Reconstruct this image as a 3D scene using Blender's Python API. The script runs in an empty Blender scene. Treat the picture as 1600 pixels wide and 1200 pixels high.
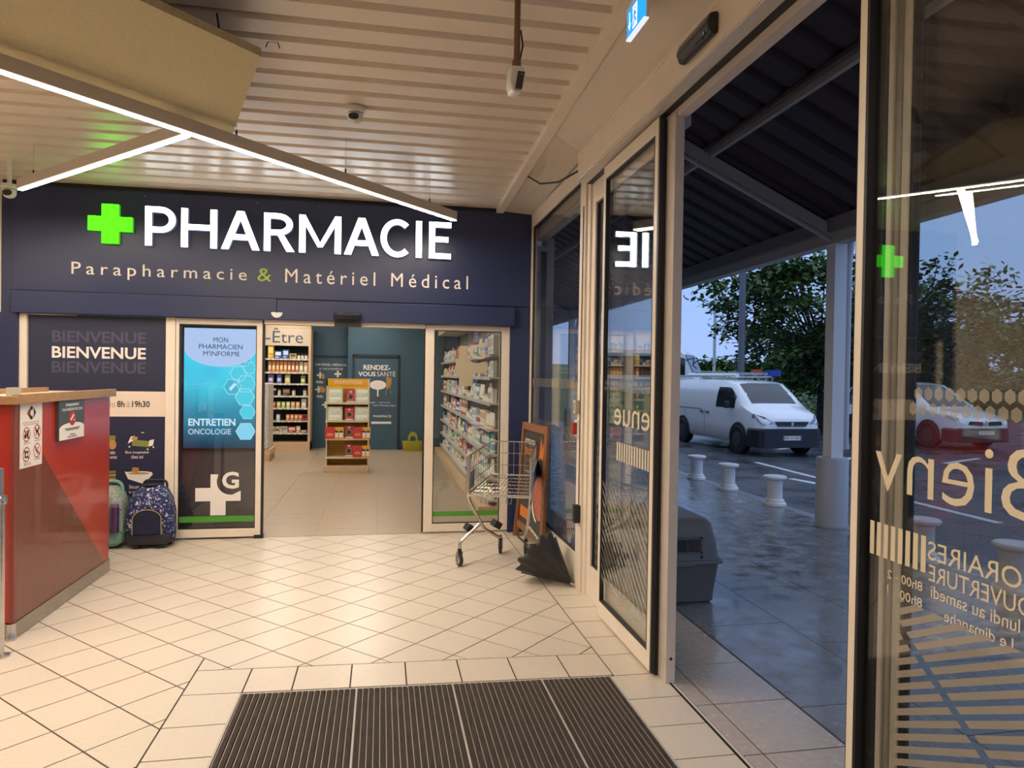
import bpy, bmesh, math, random
from mathutils import Vector, Matrix
random.seed(7)
S = bpy.context.scene
C = S.collection
# ------------------------------------------------------------------ camera, sky, exposure
cam = bpy.data.objects.new('camera', bpy.data.cameras.new('camera')); C.objects.link(cam)
cam.data.sensor_width = 36; cam.data.lens = 1093 / 1600 * 36; cam.data.clip_start = .02; cam.data.clip_end = 900
_r = Vector((.9829, -.1834, .0153)); _f = Vector((.1837, .9829, -.0117)).normalized()
_r = (_r - _f * _r.dot(_f)).normalized(); _u = _r.cross(_f)
cam.matrix_world = Matrix(((_r.x, _u.x, -_f.x, 0), (_r.y, _u.y, -_f.y, 0), (_r.z, _u.z, -_f.z, 1.62), (0, 0, 0, 1)))
S.camera = cam
S.view_settings.view_transform = 'Standard'; S.view_settings.look = 'None'
S.view_settings.exposure = 0.0; S.view_settings.gamma = 1; S.view_settings.use_curve_mapping = False
try:
    S.cycles.use_denoising = True; S.cycles.transparent_max_bounces = 24; S.cycles.max_bounces = 7
    S.cycles.diffuse_bounces = 3; S.cycles.glossy_bounces = 4; S.cycles.sample_clamp_indirect = 6; S.cycles.caustics_reflective = False
except Exception: pass
W = bpy.data.worlds.new('dusk_sky'); S.world = W; W.use_nodes = True
_n = W.node_tree.nodes; _l = W.node_tree.links; _n.clear()
_o = _n.new('ShaderNodeOutputWorld'); _b = _n.new('ShaderNodeBackground'); _t = _n.new('ShaderNodeTexCoord')
_x = _n.new('ShaderNodeSeparateXYZ'); _rp = _n.new('ShaderNodeValToRGB')
_l.new(_t.outputs['Generated'], _x.inputs[0]); _l.new(_x.outputs['Z'], _rp.inputs[0]); _l.new(_rp.outputs[0], _b.inputs[0]); _l.new(_b.outputs[0], _o.inputs[0])
_e = _rp.color_ramp.elements
_e[0].position = 0.0; _e[0].color = (.37, .52, .90, 1)
_e[1].position = 1.0; _e[1].color = (.78, .92, 1.2, 1)
_m = _e.new(.22); _m.color = (.29, .49, .93, 1)
_b.inputs['Strength'].default_value = 1.12

LAMP = (1.0, .86, .70)      # warm white of the hall's LED battens
L_STRIP = 158.0
L_SHOP = 18.0

# ------------------------------------------------------------------ helpers
def lin(h):
    h = h.lstrip('#'); v = [int(h[i:i+2], 16) / 255 for i in (0, 2, 4)]
    return tuple(x / 12.92 if x < .04045 else ((x + .055) / 1.055) ** 2.4 for x in v)
MATS = {}
def M(name, col, rough=.5, metal=0, spec=.5, emit=0, ecol=None, var=0, vscale=8, bump=0, bscale=60, stretch=None, rvar=0, alpha=None, coat=0):
    if name in MATS: return MATS[name]
    if isinstance(col, str): col = lin(col)
    m = bpy.data.materials.new(name); m.use_nodes = True; MATS[name] = m
    nt = m.node_tree; b = nt.nodes['Principled BSDF']
    b.inputs['Base Color'].default_value = (*col, 1); b.inputs['Roughness'].default_value = rough
    b.inputs['Metallic'].default_value = metal; b.inputs['Specular IOR Level'].default_value = spec
    if coat: b.inputs['Coat Weight'].default_value = coat
    if emit:
        b.inputs['Emission Color'].default_value = (*(ecol or col), 1); b.inputs['Emission Strength'].default_value = emit
    if alpha is not None: b.inputs['Alpha'].default_value = alpha
    if var or bump or rvar:
        tc = nt.nodes.new('ShaderNodeTexCoord'); src = tc.outputs['Object']
        if stretch:
            mp = nt.nodes.new('ShaderNodeMapping'); mp.inputs['Scale'].default_value = stretch
            nt.links.new(src, mp.inputs[0]); src = mp.outputs[0]
        if var or rvar:
            n = nt.nodes.new('ShaderNodeTexNoise'); n.inputs['Scale'].default_value = vscale; n.inputs['Detail'].default_value = 6; n.inputs['Roughness'].default_value = .62
            nt.links.new(src, n.inputs['Vector'])
            if var:
                r = nt.nodes.new('ShaderNodeValToRGB'); e = r.color_ramp.elements
                e[0].position = .3; e[1].position = .7
                e[0].color = (*[max(0, c * (1 - var)) for c in col], 1); e[1].color = (*[min(1, c * (1 + var)) for c in col], 1)
                nt.links.new(n.outputs['Fac'], r.inputs[0]); nt.links.new(r.outputs[0], b.inputs['Base Color'])
            if rvar:
                mr = nt.nodes.new('ShaderNodeMapRange'); mr.inputs[1].default_value = .35; mr.inputs[2].default_value = .65
                mr.inputs[3].default_value = max(0, rough - rvar); mr.inputs[4].default_value = min(1, rough + rvar)
                nt.links.new(n.outputs['Fac'], mr.inputs[0]); nt.links.new(mr.outputs[0], b.inputs['Roughness'])
        if bump:
            n2 = nt.nodes.new('ShaderNodeTexNoise'); n2.inputs['Scale'].default_value = bscale; n2.inputs['Detail'].default_value = 4
            nt.links.new(src, n2.inputs['Vector'])
            bp = nt.nodes.new('ShaderNodeBump'); bp.inputs['Strength'].default_value = bump; bp.inputs['Distance'].default_value = .01
            nt.links.new(n2.outputs['Fac'], bp.inputs['Height']); nt.links.new(bp.outputs[0], b.inputs['Normal'])
    return m
def glass(name, tint=(.93, .95, .93), f0=.055, body=0, bodycol=(.5, .45, .38)):
    if name in MATS: return MATS[name]
    m = bpy.data.materials.new(name); m.use_nodes = True; MATS[name] = m
    nt = m.node_tree; nt.nodes.clear(); N = nt.nodes.new; Lk = nt.links.new
    out = N('ShaderNodeOutputMaterial'); mix = N('ShaderNodeMixShader'); tr = N('ShaderNodeBsdfTransparent'); gl = N('ShaderNodeBsdfGlossy')
    tr.inputs[0].default_value = (*tint, 1); gl.inputs['Roughness'].default_value = 0.0; gl.inputs[0].default_value = (1, 1, 1, 1)
    g = N('ShaderNodeNewGeometry'); d = N('ShaderNodeVectorMath'); d.operation = 'DOT_PRODUCT'
    Lk(g.outputs['Normal'], d.inputs[0]); Lk(g.outputs['Incoming'], d.inputs[1])
    ab = N('ShaderNodeMath'); ab.operation = 'ABSOLUTE'; Lk(d.outputs['Value'], ab.inputs[0])
    om = N('ShaderNodeMath'); om.operation = 'SUBTRACT'; om.inputs[0].default_value = 1; Lk(ab.outputs[0], om.inputs[1])
    pw = N('ShaderNodeMath'); pw.operation = 'POWER'; pw.inputs[1].default_value = 5; Lk(om.outputs[0], pw.inputs[0])
    ma = N('ShaderNodeMath'); ma.operation = 'MULTIPLY_ADD'; ma.inputs[1].default_value = 1 - f0; ma.inputs[2].default_value = f0; Lk(pw.outputs[0], ma.inputs[0])
    Lk(ma.outputs[0], mix.inputs[0]); Lk(gl.outputs[0], mix.inputs[2])
    if body:
        df = N('ShaderNodeBsdfDiffuse'); df.inputs[0].default_value = (*bodycol, 1); m2 = N('ShaderNodeMixShader'); m2.inputs[0].default_value = body
        Lk(tr.outputs[0], m2.inputs[1]); Lk(df.outputs[0], m2.inputs[2]); Lk(m2.outputs[0], mix.inputs[1])
    else: Lk(tr.outputs[0], mix.inputs[1])
    Lk(mix.outputs[0], out.inputs[0]); return m
def emis(name, col, strength):
    if name in MATS: return MATS[name]
    if isinstance(col, str): col = lin(col)
    m = bpy.data.materials.new(name); m.use_nodes = True; MATS[name] = m
    nt = m.node_tree; nt.nodes.clear(); o = nt.nodes.new('ShaderNodeOutputMaterial'); e = nt.nodes.new('ShaderNodeEmission')
    e.inputs[0].default_value = (*col, 1); e.inputs[1].default_value = strength; nt.links.new(e.outputs[0], o.inputs[0]); return m

def link(o, parent=None):
    C.objects.link(o)
    if parent is not None:
        o.parent = parent
        if parent.parent is None: o.matrix_parent_inverse = parent.matrix_basis.inverted()
    return o
def tag(o, label=None, cat=None, group=None, kind=None):
    if label: o['label'] = label
    if cat: o['category'] = cat
    if group: o['group'] = group
    if kind: o['kind'] = kind
    return o
def empty(name, loc=(0, 0, 0), rz=0, label=None, cat=None, group=None, kind=None):
    o = bpy.data.objects.new(name, None); o.empty_display_size = .05; link(o)
    o.location = loc; o.rotation_euler = (0, 0, rz)
    return tag(o, label, cat, group, kind)

class MB:
    def __init__(s): s.v = []; s.f = []; s.m = []
    def add(s, v, f, m=0):
        k = len(s.v); s.v += [tuple(p) for p in v]; s.f += [tuple(i + k for i in q) for q in f]; s.m += [m] * len(f); return s
    def box(s, x0, x1, y0, y1, z0, z1, m=0):
        x0, x1 = sorted((x0, x1)); y0, y1 = sorted((y0, y1)); z0, z1 = sorted((z0, z1))
        return s.add([(x0,y0,z0),(x1,y0,z0),(x1,y1,z0),(x0,y1,z0),(x0,y0,z1),(x1,y0,z1),(x1,y1,z1),(x0,y1,z1)],
                     [(0,3,2,1),(4,5,6,7),(0,1,5,4),(1,2,6,5),(2,3,7,6),(3,0,4,7)], m)
    def ext(s, pts, vec, m=0):
        pts = [Vector(p) for p in pts]; vec = Vector(vec); n = len(pts)
        nrm = Vector((0, 0, 0))
        for i in range(n): nrm += pts[i].cross(pts[(i+1) % n])
        if nrm.dot(vec) > 0: pts.reverse()
        v = pts + [p + vec for p in pts]
        f = [tuple(range(n)), tuple(range(2*n-1, n-1, -1))] + [(i, i+n, (i+1) % n + n, (i+1) % n) for i in range(n)]
        return s.add(v, f, m)
    def quad(s, a, b, c, d, m=0): return s.add([a, b, c, d], [(0, 1, 2, 3)], m)
    def tube(s, path, r, n=8, m=0, closed=False, caps=True):
        P = [Vector(p) for p in path]; k = len(P); rings = []
        prev = None
        for i in range(k):
            if closed: t = (P[(i+1) % k] - P[i-1])
            else: t = (P[min(i+1, k-1)] - P[max(i-1, 0)])
            t.normalize()
            a = prev if prev is not None else (Vector((0, 0, 1)) if abs(t.z) < .9 else Vector((1, 0, 0)))
            a = (a - t * a.dot(t)); a.normalize(); prev = a; b = t.cross(a)
            rr = r[i] if isinstance(r, (list, tuple)) else r
            rings.append([P[i] + (a * math.cos(2*math.pi*j/n) + b * math.sin(2*math.pi*j/n)) * rr for j in range(n)])
        v = [p for g in rings for p in g]; f = []
        for i in range(k if closed else k-1):
            for j in range(n):
                i2 = (i+1) % k
                f.append((i*n+j, i*n+(j+1) % n, i2*n+(j+1) % n, i2*n+j))
        if not closed and caps: f.append(tuple(range(n-1, -1, -1))); f.append(tuple((k-1)*n+j for j in range(n)))
        return s.add(v, f, m)
    def lathe(s, prof, c=(0, 0, 0), n=20, m=0, axis='z'):
        v = []; f = []; k = len(prof)
        for (r, z) in prof:
            for j in range(n):
                a = 2*math.pi*j/n; p = (r*math.cos(a), r*math.sin(a), z)
                if axis == 'x': p = (p[2], p[0], p[1])
                if axis == 'y': p = (p[1], p[2], p[0])
                v.append((p[0]+c[0], p[1]+c[1], p[2]+c[2]))
        for i in range(k-1):
            for j in range(n): f.append((i*n+j, i*n+(j+1) % n, (i+1)*n+(j+1) % n, (i+1)*n+j))
        f.append(tuple(range(n-1, -1, -1))); f.append(tuple((k-1)*n+j for j in range(n)))
        return s.add(v, f, m)
    def mesh(s, name, mats):
        me = bpy.data.meshes.new(name); me.from_pydata(s.v, [], s.f)
        if not isinstance(mats, (list, tuple)): mats = [mats]
        for q in mats: me.materials.append(q)
        if len(mats) > 1: me.polygons.foreach_set('material_index', s.m)
        me.update(); return me
    def build(s, name, mats, parent=None, smooth=False, bev=0, seg=2, loc=None):
        me = s.mesh(name, mats)
        if smooth: me.polygons.foreach_set('use_smooth', [True] * len(me.polygons))
        o = link(bpy.data.objects.new(name, me), parent)
        if loc: o.location = loc
        if bev:
            b = o.modifiers.new('soft_edge', 'BEVEL'); b.width = bev; b.segments = seg; b.limit_method = 'ANGLE'; b.angle_limit = .7
        if smooth:
            try: me.set_sharp_from_angle(angle=.7)
            except Exception: pass
        return o
def rbox(name, mat, parent, x0, x1, y0, y1, z0, z1, bev=0):
    return MB().box(x0, x1, y0, y1, z0, z1).build(name, mat, parent, bev=bev)

_TC = {}
def text_verts(s, bold=0, ext=0, spacing=1, align_lines='CENTER', line=1.0, shear=0):
    key = (s, bold, ext, spacing, align_lines, line, shear)
    if key in _TC: return _TC[key]
    cu = bpy.data.curves.new('t', 'FONT'); cu.body = s; cu.size = 1; cu.offset = bold; cu.extrude = ext; cu.space_character = spacing
    cu.align_x = align_lines; cu.space_line = line; cu.resolution_u = 3; cu.shear = shear
    ob = bpy.data.objects.new('t', cu); C.objects.link(ob)
    dg = bpy.context.evaluated_depsgraph_get(); dg.update()
    me = bpy.data.meshes.new_from_object(ob.evaluated_get(dg))
    V = [tuple(v.co) for v in me.vertices]; F = [tuple(p.vertices) for p in me.polygons]
    C.objects.unlink(ob); bpy.data.objects.remove(ob); bpy.data.curves.remove(cu); bpy.data.meshes.remove(me)
    _TC[key] = (V, F); return V, F
def text(mb, s, o, u, v, w=None, h=None, bold=0, depth=0, spacing=1, m=0, line=1.0, center=False, shear=0):
    """lettering fitted into the box that starts at o (lower left) and spans w along u, h along v"""
    if bold > 0 and 'M' in s:        # the M outline cannot be fattened: overprint shifted copies
        V, F = text_verts(s, 0, .5 if depth else 0, spacing, 'CENTER', line, shear)
        V2 = []; F2 = []
        for q_, dx in enumerate((-bold*.9, 0, bold*.9)):
            k = len(V2); V2 += [(p[0]+dx, p[1], p[2] if depth else q_*.0006) for p in V]; F2 += [tuple(i+k for i in q) for q in F]
        V, F = V2, F2
    else: V, F = text_verts(s, bold, .5 if depth else 0, spacing, 'CENTER', line, shear)
    if not V: return mb
    x0 = min(p[0] for p in V); x1 = max(p[0] for p in V); y0 = min(p[1] for p in V); y1 = max(p[1] for p in V)
    u = Vector(u).normalized(); v = Vector(v).normalized(); n = u.cross(v); o = Vector(o)
    sx = w / (x1 - x0) if w else None; sy = h / (y1 - y0) if h else None
    sx = sx or sy; sy = sy or sx
    off = -(x1 - x0) * sx / 2 if center else 0
    P = [o + u * ((p[0] - x0) * sx + off) + v * ((p[1] - y0) * sy) + n * ((p[2] + .5) * depth if depth else p[2]) for p in V]
    return mb.add(P, F, m)
def islands(V, F):
    par = list(range(len(V)))
    def find(a):
        while par[a] != a: par[a] = par[par[a]]; a = par[a]
        return a
    for q in F:
        r = find(q[0])
        for i in q[1:]: par[find(i)] = r
    g = {}
    for q in F: g.setdefault(find(q[0]), []).append(q)
    out = []
    for fs in g.values():
        idx = sorted({i for q in fs for i in q}); mp = {a: b for b, a in enumerate(idx)}
        out.append(([V[i] for i in idx], [tuple(mp[i] for i in q) for q in fs]))
    out.sort(key=lambda t: min(p[0] for p in t[0])); return out
def disc(mb, c, u, v, ru, rv, n=24, m=0, a0=0, a1=2*math.pi, hole=0):
    c = Vector(c); u = Vector(u); v = Vector(v)
    full = abs(a1 - a0 - 2*math.pi) < 1e-6
    A = [a0 + (a1 - a0) * i / n for i in range(n if full else n + 1)]
    if hole:
        P = [c + u*ru*math.cos(a) + v*rv*math.sin(a) for a in A] + [c + u*ru*hole*math.cos(a) + v*rv*hole*math.sin(a) for a in A]
        k = len(A); F = [(i, (i+1) % k, (i+1) % k + k, i + k) for i in range(k if full else k - 1)]
    else:
        P = [c + u*ru*math.cos(a) + v*rv*math.sin(a) for a in A]; F = [tuple(range(len(P)))]
    return mb.add(P, F, m)
UX, UY, UZ = (1, 0, 0), (0, 1, 0), (0, 0, 1)

# ------------------------------------------------------------------ materials
stone = M('travertine', (.71, .62, .515), .3, var=.02, vscale=4)
stone_b = M('travertine_pitted', (.69, .60, .50), .31, var=.05, vscale=30, stretch=(1, 2, 1))
stone_w = M('wet_travertine', (.46, .40, .345), .22, var=.10, vscale=24, rvar=.06, bump=.06, bscale=110)
grout = M('dark_grout', (.05, .034, .026), .8)
shoptile = M('shop_stoneware', (.44, .335, .235), .33, var=.04, vscale=2, stretch=(1, 4, 1))
slate = M('wet_slate_paving', (.19, .195, .21), .22, var=.22, vscale=5, rvar=.14, bump=.04, bscale=40)
slate_j = M('paving_joint', (.035, .037, .045), .7)
asphalt = M('wet_asphalt', (.05, .053, .066), .32, var=.35, vscale=1.2, rvar=.2, bump=.25, bscale=160)
kerbm = M('kerb_concrete', (.22, .23, .26), .35, var=.2, vscale=5)
roadpaint = M('worn_road_paint', (.62, .64, .66), .5, var=.25, vscale=14)
navy = M('navy_panel', (.020, .030, .090), .36, var=.03, vscale=2)
navy2 = M('navy_vinyl', (.024, .029, .066), .4)
navy_ghost = M('ghost_lettering', lin('#4c4b63'), .45)
beige = M('cream_aluminium', (.84, .735, .61), .38, var=.04, vscale=6)
beige_d = M('grey_aluminium', (.50, .45, .41), .4)
black = M('black_rubber', (.012, .012, .014), .5)
blackg = M('black_gloss_plastic', (.012, .012, .016), .18)
deck = M('cream_steel_deck', (.80, .685, .575), .3, spec=.6, var=.03, vscale=4)
soff = M('cream_soffit_board', (.66, .57, .47), .55, var=.04, vscale=3)
raft = M('yellow_acoustic_board', (.50, .43, .27), .9, var=.12, vscale=60, bump=.25, bscale=150)
white = M('white_paint', (.8, .78, .74), .4)
whiteprint = M('white_print', (.86, .80, .74), .5)
creamprint = M('cream_print', (.80, .66, .54), .5)
chrome = M('bright_zinc', (.62, .60, .57), .22, 1, var=.1, vscale=30)
steel = M('brushed_steel', (.42, .39, .35), .35, 1, var=.15, vscale=12, stretch=(1, 1, 8))
red = M('red_laminate', (.44, .036, .022), .25, coat=.25)
wood_o = M('worn_oak_edge', (.36, .20, .085), .45, var=.25, vscale=14, stretch=(6, 1, 6))
wood_b = M('orange_wood', (.24, .095, .035), .4, var=.2, vscale=10, stretch=(8, 8, 1))
wood_l = M('pale_wood', (.66, .46, .28), .5, var=.12, vscale=8, stretch=(1, 6, 6))
G1 = glass('clear_glass'); G2 = glass('entrance_glass', (.90, .91, .90), .045)
frost = glass('frosted_film', (.8, .78, .74), .04, body=.42, bodycol=(.55, .48, .38)); frost2 = glass('faint_frosted_film', (.88, .88, .86), .04, body=.14, bodycol=(.55, .5, .42))
decal = M('cream_decal', (.70, .60, .42), .5)
led = emis('led_diffuser', LAMP, L_STRIP); led_side = emis('led_diffuser_edge', LAMP, 5.0)
housing = M('batten_housing', (.60, .53, .46), .4)
# ================================================================== THE HALL: floor, ceiling, walls
def clip_poly(P, a, b, c):      # keep a*x+b*y <= c
    out = []
    for i in range(len(P)):
        p, q = P[i], P[(i+1) % len(P)]; dp = a*p[0]+b*p[1]-c; dq = a*q[0]+b*q[1]-c
        if dp <= 0: out.append(p)
        if (dp < 0 < dq) or (dq < 0 < dp):
            t = dp/(dp-dq); out.append((p[0]+(q[0]-p[0])*t, p[1]+(q[1]-p[1])*t))
    return out
def area(P): return abs(sum(P[i][0]*P[(i+1) % len(P)][1]-P[(i+1) % len(P)][0]*P[i][1] for i in range(len(P))))/2
floor = tag(MB().box(-6.2, 1.56, -3.6, 7.17, -.12, -.004).build('floor', grout), kind='structure')
TG = .0041
def shrink(P, g):
    cx = sum(p[0] for p in P)/len(P); cy = sum(p[1] for p in P)/len(P); out = []
    n = len(P)
    if area(P) < .0002: return None
    # inset each edge
    E = []
    sgn = 1 if sum(P[i][0]*P[(i+1) % n][1]-P[(i+1) % n][0]*P[i][1] for i in range(n)) > 0 else -1
    Q = P if sgn > 0 else P[::-1]
    R = list(Q)
    for i in range(n):
        p, q = Q[i], Q[(i+1) % n]; dx, dy = q[0]-p[0], q[1]-p[1]; L = math.hypot(dx, dy)
        if L < 1e-5: continue
        nx, ny = dy/L, -dx/L
        R = clip_poly(R, nx, ny, nx*p[0]+ny*p[1]-g)
        if len(R) < 3: return None
    return R
def tile(P, mat, parent, name='tile', z=0.0, t=.01, stuff=None, g=TG):
    R = shrink(P, g)
    if not R or len(R) < 3: return None
    mb = stuff if stuff is not None else MB()
    mb.ext([(p[0], p[1], z - t) for p in R], (0, 0, t))
    return None if stuff is not None else mb.build(name, mat, parent)
# mat and its border run a touch askew from the doors
def ysk(x, y): return y - .041*(x - .283)
MX0, MX1, MY1 = -.669, 1.235, 3.64
# diagonal field tiles
node = (-.189, 4.629); tu = (.206, .2005); tv = (.206, -.2035)
fs = MB(); cand = []
for i in range(-34, 34):
    for j in range(-34, 34):
        q = lambda a, b: (node[0]+(i+a)*tu[0]+(j+b)*tv[0], node[1]+(i+a)*tu[1]+(j+b)*tv[1])
        P = [q(0, 0), q(0, 1), q(1, 1), q(1, 0)]
        P = clip_poly(P, 1, 0, 1.262); P = clip_poly(P, 0, 1, 7.163); P = clip_poly(P, -1, 0, 6.1); P = clip_poly(P, 0, -1, 3.5)
        if len(P) < 3: continue
        cx = sum(p[0] for p in P)/len(P); cy = sum(p[1] for p in P)/len(P)
        # cut out the mat with its border: X > -.97 and Y < ~3.95
        pieces = []
        clear = min(p[1]+.041*(p[0]-.283) for p in P) >= 3.955
        A = P if clear else clip_poly(P, 1, 0, -.962)
        if len(A) > 2: pieces.append(A)
        B = [] if clear else clip_poly(P, -1, 0, .962)
        if len(B) > 2: B = clip_poly(B, -.041, -1, -(3.955 + .041*.283))
        if len(B) > 2: pieces.append(B)
        for Q in pieces:
            cx = sum(p[0] for p in Q)/len(Q); cy = sum(p[1] for p in Q)/len(Q)
            dep = .184*cx + .983*cy; lat = .983*cx - .183*cy
            vis = dep > .8 and abs(lat) < .76*dep and dep > 2.2 and not (cx < -2.12)
            cand.append((area(Q)/max(dep, .3)**3 if vis else -dep-10, Q))
cand.sort(key=lambda t: -t[0])
for k, (s_, Q) in enumerate(cand):
    if k < 290 and s_ > 0: tile(Q, stone if Q[0][1] > 4.2 else stone_b, floor)
    else: tile(Q, stone, floor, stuff=fs)
# border around the mat
bx = [-.962, -.672, -.43, -.139, .151, .441, .731, 1.021, 1.262]
for a, b in zip(bx[:-1], bx[1:]):
    tile([(a, ysk(a, 3.66)), (b, ysk(b, 3.66)), (b, ysk(b, 3.955)), (a, ysk(a, 3.955))], stone_b, floor, 'border_tile')
for k in range(12):
    y0 = 3.38 - k*.28
    P = [(-.962, y0), (MX0-.006, y0), (MX0-.006, y0+.28), (-.962, y0+.28)]
    if k == 0: P[2] = (P[2][0], ysk(P[2][0], 3.66)); P[3] = (P[3][0], ysk(P[3][0], 3.66))
    if k < 4: tile(P, stone_b, floor, 'border_tile')
    else: tile(P, stone_b, floor, stuff=fs)
for k in range(26):
    y0 = 6.68 - k*.279+.276
    P = [(1.262 if y0 > 3.5 else 1.241, y0), (1.527, y0), (1.527, y0+.279), (1.262 if y0 > 3.5 else 1.241, y0+.279)]
    if 2.0 < y0: tile(P, stone_b if y0 < 3.7 else stone, floor, 'border_tile')
    else: tile(P, stone_b, floor, stuff=fs)
tag(fs.build('floor_tiles_beyond', stone, floor), kind='stuff')

# entrance mat
mat_o = empty('entrance_mat', (.28, 2.2, 0), label='large brown ribbed entrance mat set into the tiled floor', cat='mat')
carp = M('brown_carpet_rib', (.044, .031, .023), .95, var=.35, vscale=40, stretch=(1, .3, 1), bump=.6, bscale=260)
alu = M('mat_rail_aluminium', (.36, .31, .25), .5, .3)
mfr = MB()
mfr.ext([(MX0-.004, ysk(MX0, MY1)-.006, -.01), (MX1+.004, ysk(MX1, MY1)-.006, -.01), (MX1+.004, ysk(MX1, MY1)+.006, -.01), (MX0-.004, ysk(MX0, MY1)+.006, -.01)], (0, 0, .013))
mfr.box(MX0-.012, MX0-.002, .2, MY1+.04, -.01, .003).box(MX1, MX1+.008, .2, MY1-.04, -.01, .003)
mfr.build('edge_frame', beige_d, mat_o)
MB().box(MX0, MX1, .2, MY1-.03, -.01, -.003).build('tray', black, mat_o)
secs = [MX0, -.105, .385, .86, MX1]
for a, b in zip(secs[:-1], secs[1:]):
    n = round((b-a)/.0295); wd = (b-a-.006)/n
    for k in range(n):
        x0 = a+.003+k*wd; y1 = ysk(x0, MY1)-.008
        st = MB().box(x0+.004, x0+wd-.005, .2, y1, -.003, .0045).build('carpet_strip', carp, mat_o)
    rl = MB()
    for k in range(n+1):
        x0 = a+.003+k*wd; rl.box(x0+.0003, x0+.0033, .2, ysk(x0, MY1)-.008, -.003, .0035)
    tag(rl.build('rail_set', alu, mat_o), kind='stuff')
    MB().box(b-.003, b+.003, .2, ysk(b, MY1)-.008, -.003, .004).build('section_joint', beige_d, mat_o)

# ceiling: ribbed steel deck
def zdeck(y): return 3.335 + .04*(7.12-y)
cm = MB(); prof = []; y = -3.6; pit = .2075
while y < 7.2:
    for dy, dz in ((0, 0), (.138, 0), (.150, .036), (.196, .036)): prof.append((y+dy, zdeck(y+dy)+dz))
    y += pit
prof = [p for p in prof if p[0] <= 7.22]
v = []; f = []
for (yy, zz) in prof: v += [(-6.2, yy, zz), (1.19, yy, zz)]
for i in range(len(prof)-1): f.append((2*i, 2*i+2, 2*i+3, 2*i+1))
cm.add(v, f); cm.box(-6.2, 1.6, -3.6, 7.22, 3.95, 4.0)
ceiling = tag(cm.build('ceiling', deck), kind='structure')
trim = MB()
trim.ext([(1.135, -3.6, zdeck(-3.6)-.05), (1.135, 7.1, zdeck(7.1)-.05), (1.135, 7.1, zdeck(7.1)+.04), (1.135, -3.6, zdeck(-3.6)+.04)], (.075, 0, 0))
tr1 = tag(trim.build('trim_1', beige), kind='structure')
sf = MB()
sf.ext([(1.2, -3.6, zdeck(-3.6)-.03), (1.2, 4.96, zdeck(4.96)-.03), (1.405, 4.96, 3.262), (1.405, -3.6, 3.262)], (0, 0, .02))
so = tag(sf.build('trim_2', soff), kind='structure')
MB().ext([(1.2, 4.975, zdeck(4.975)-.03), (1.2, 7.1, zdeck(7.1)-.03), (1.53, 7.1, 3.285), (1.53, 4.975, 3.31)], (0, 0, .02)).build('soffit_board', soff, so)

# walls out of view that close the hall
tag(MB().box(-6.3, -6.2, -3.6, 7.3, 0, 4.0).build('wall_left', M('hall_wall_cream', (.70, .62, .52), .6)), kind='structure')
tag(MB().box(-6.3, 1.66, -3.7, -3.6, 0, 4.0).build('wall_back', M('hall_wall_cream', (.70, .62, .52), .6)), kind='structure')
# far left part of the front wall, cream strip beyond the navy pillar
wf = tag(MB().box(-6.2, -3.41, 7.13, 7.3, 0, 3.6).build('wall_front', M('hall_wall_cream', (.70, .62, .52), .6)), kind='structure')

# ------------------------------------------------------------------ pharmacy shopfront
shopfront = tag(MB().box(-3.41, 1.56, 7.12, 7.26, 2.13, 3.30).build('wall_shopfront', navy), kind='structure')
rbox('pillar', navy, shopfront, -3.41, -3.262, 7.10, 7.30, 0, 2.13)
rbox('pillar', navy, shopfront, 1.303, 1.56, 7.10, 7.30, 0, 2.13)
rbox('fascia_panel', navy, shopfront, -3.315, 1.55, 7.102, 7.122, 2.335, 3.288, .003)
rbox('lintel_panel', navy, shopfront, -3.295, -1.002, 7.045, 7.119, 2.128, 2.328, .003)
rbox('lintel_panel', navy, shopfront, -.998, 1.335, 7.045, 7.119, 2.128, 2.32, .003)
rbox('ceiling_gap', black, shopfront, -3.41, 1.56, 7.135, 7.25, 3.3, 3.36)  # black strip gives the shade of the gap below the ceiling
for x in (-2.2, -1.2, -.62, .5, 1.2):
    MB().lathe([(.004, 0), (.006, .004)], (x, 7.10, 3.25), 8, axis='y').build('screw', beige_d, shopfront)

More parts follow.
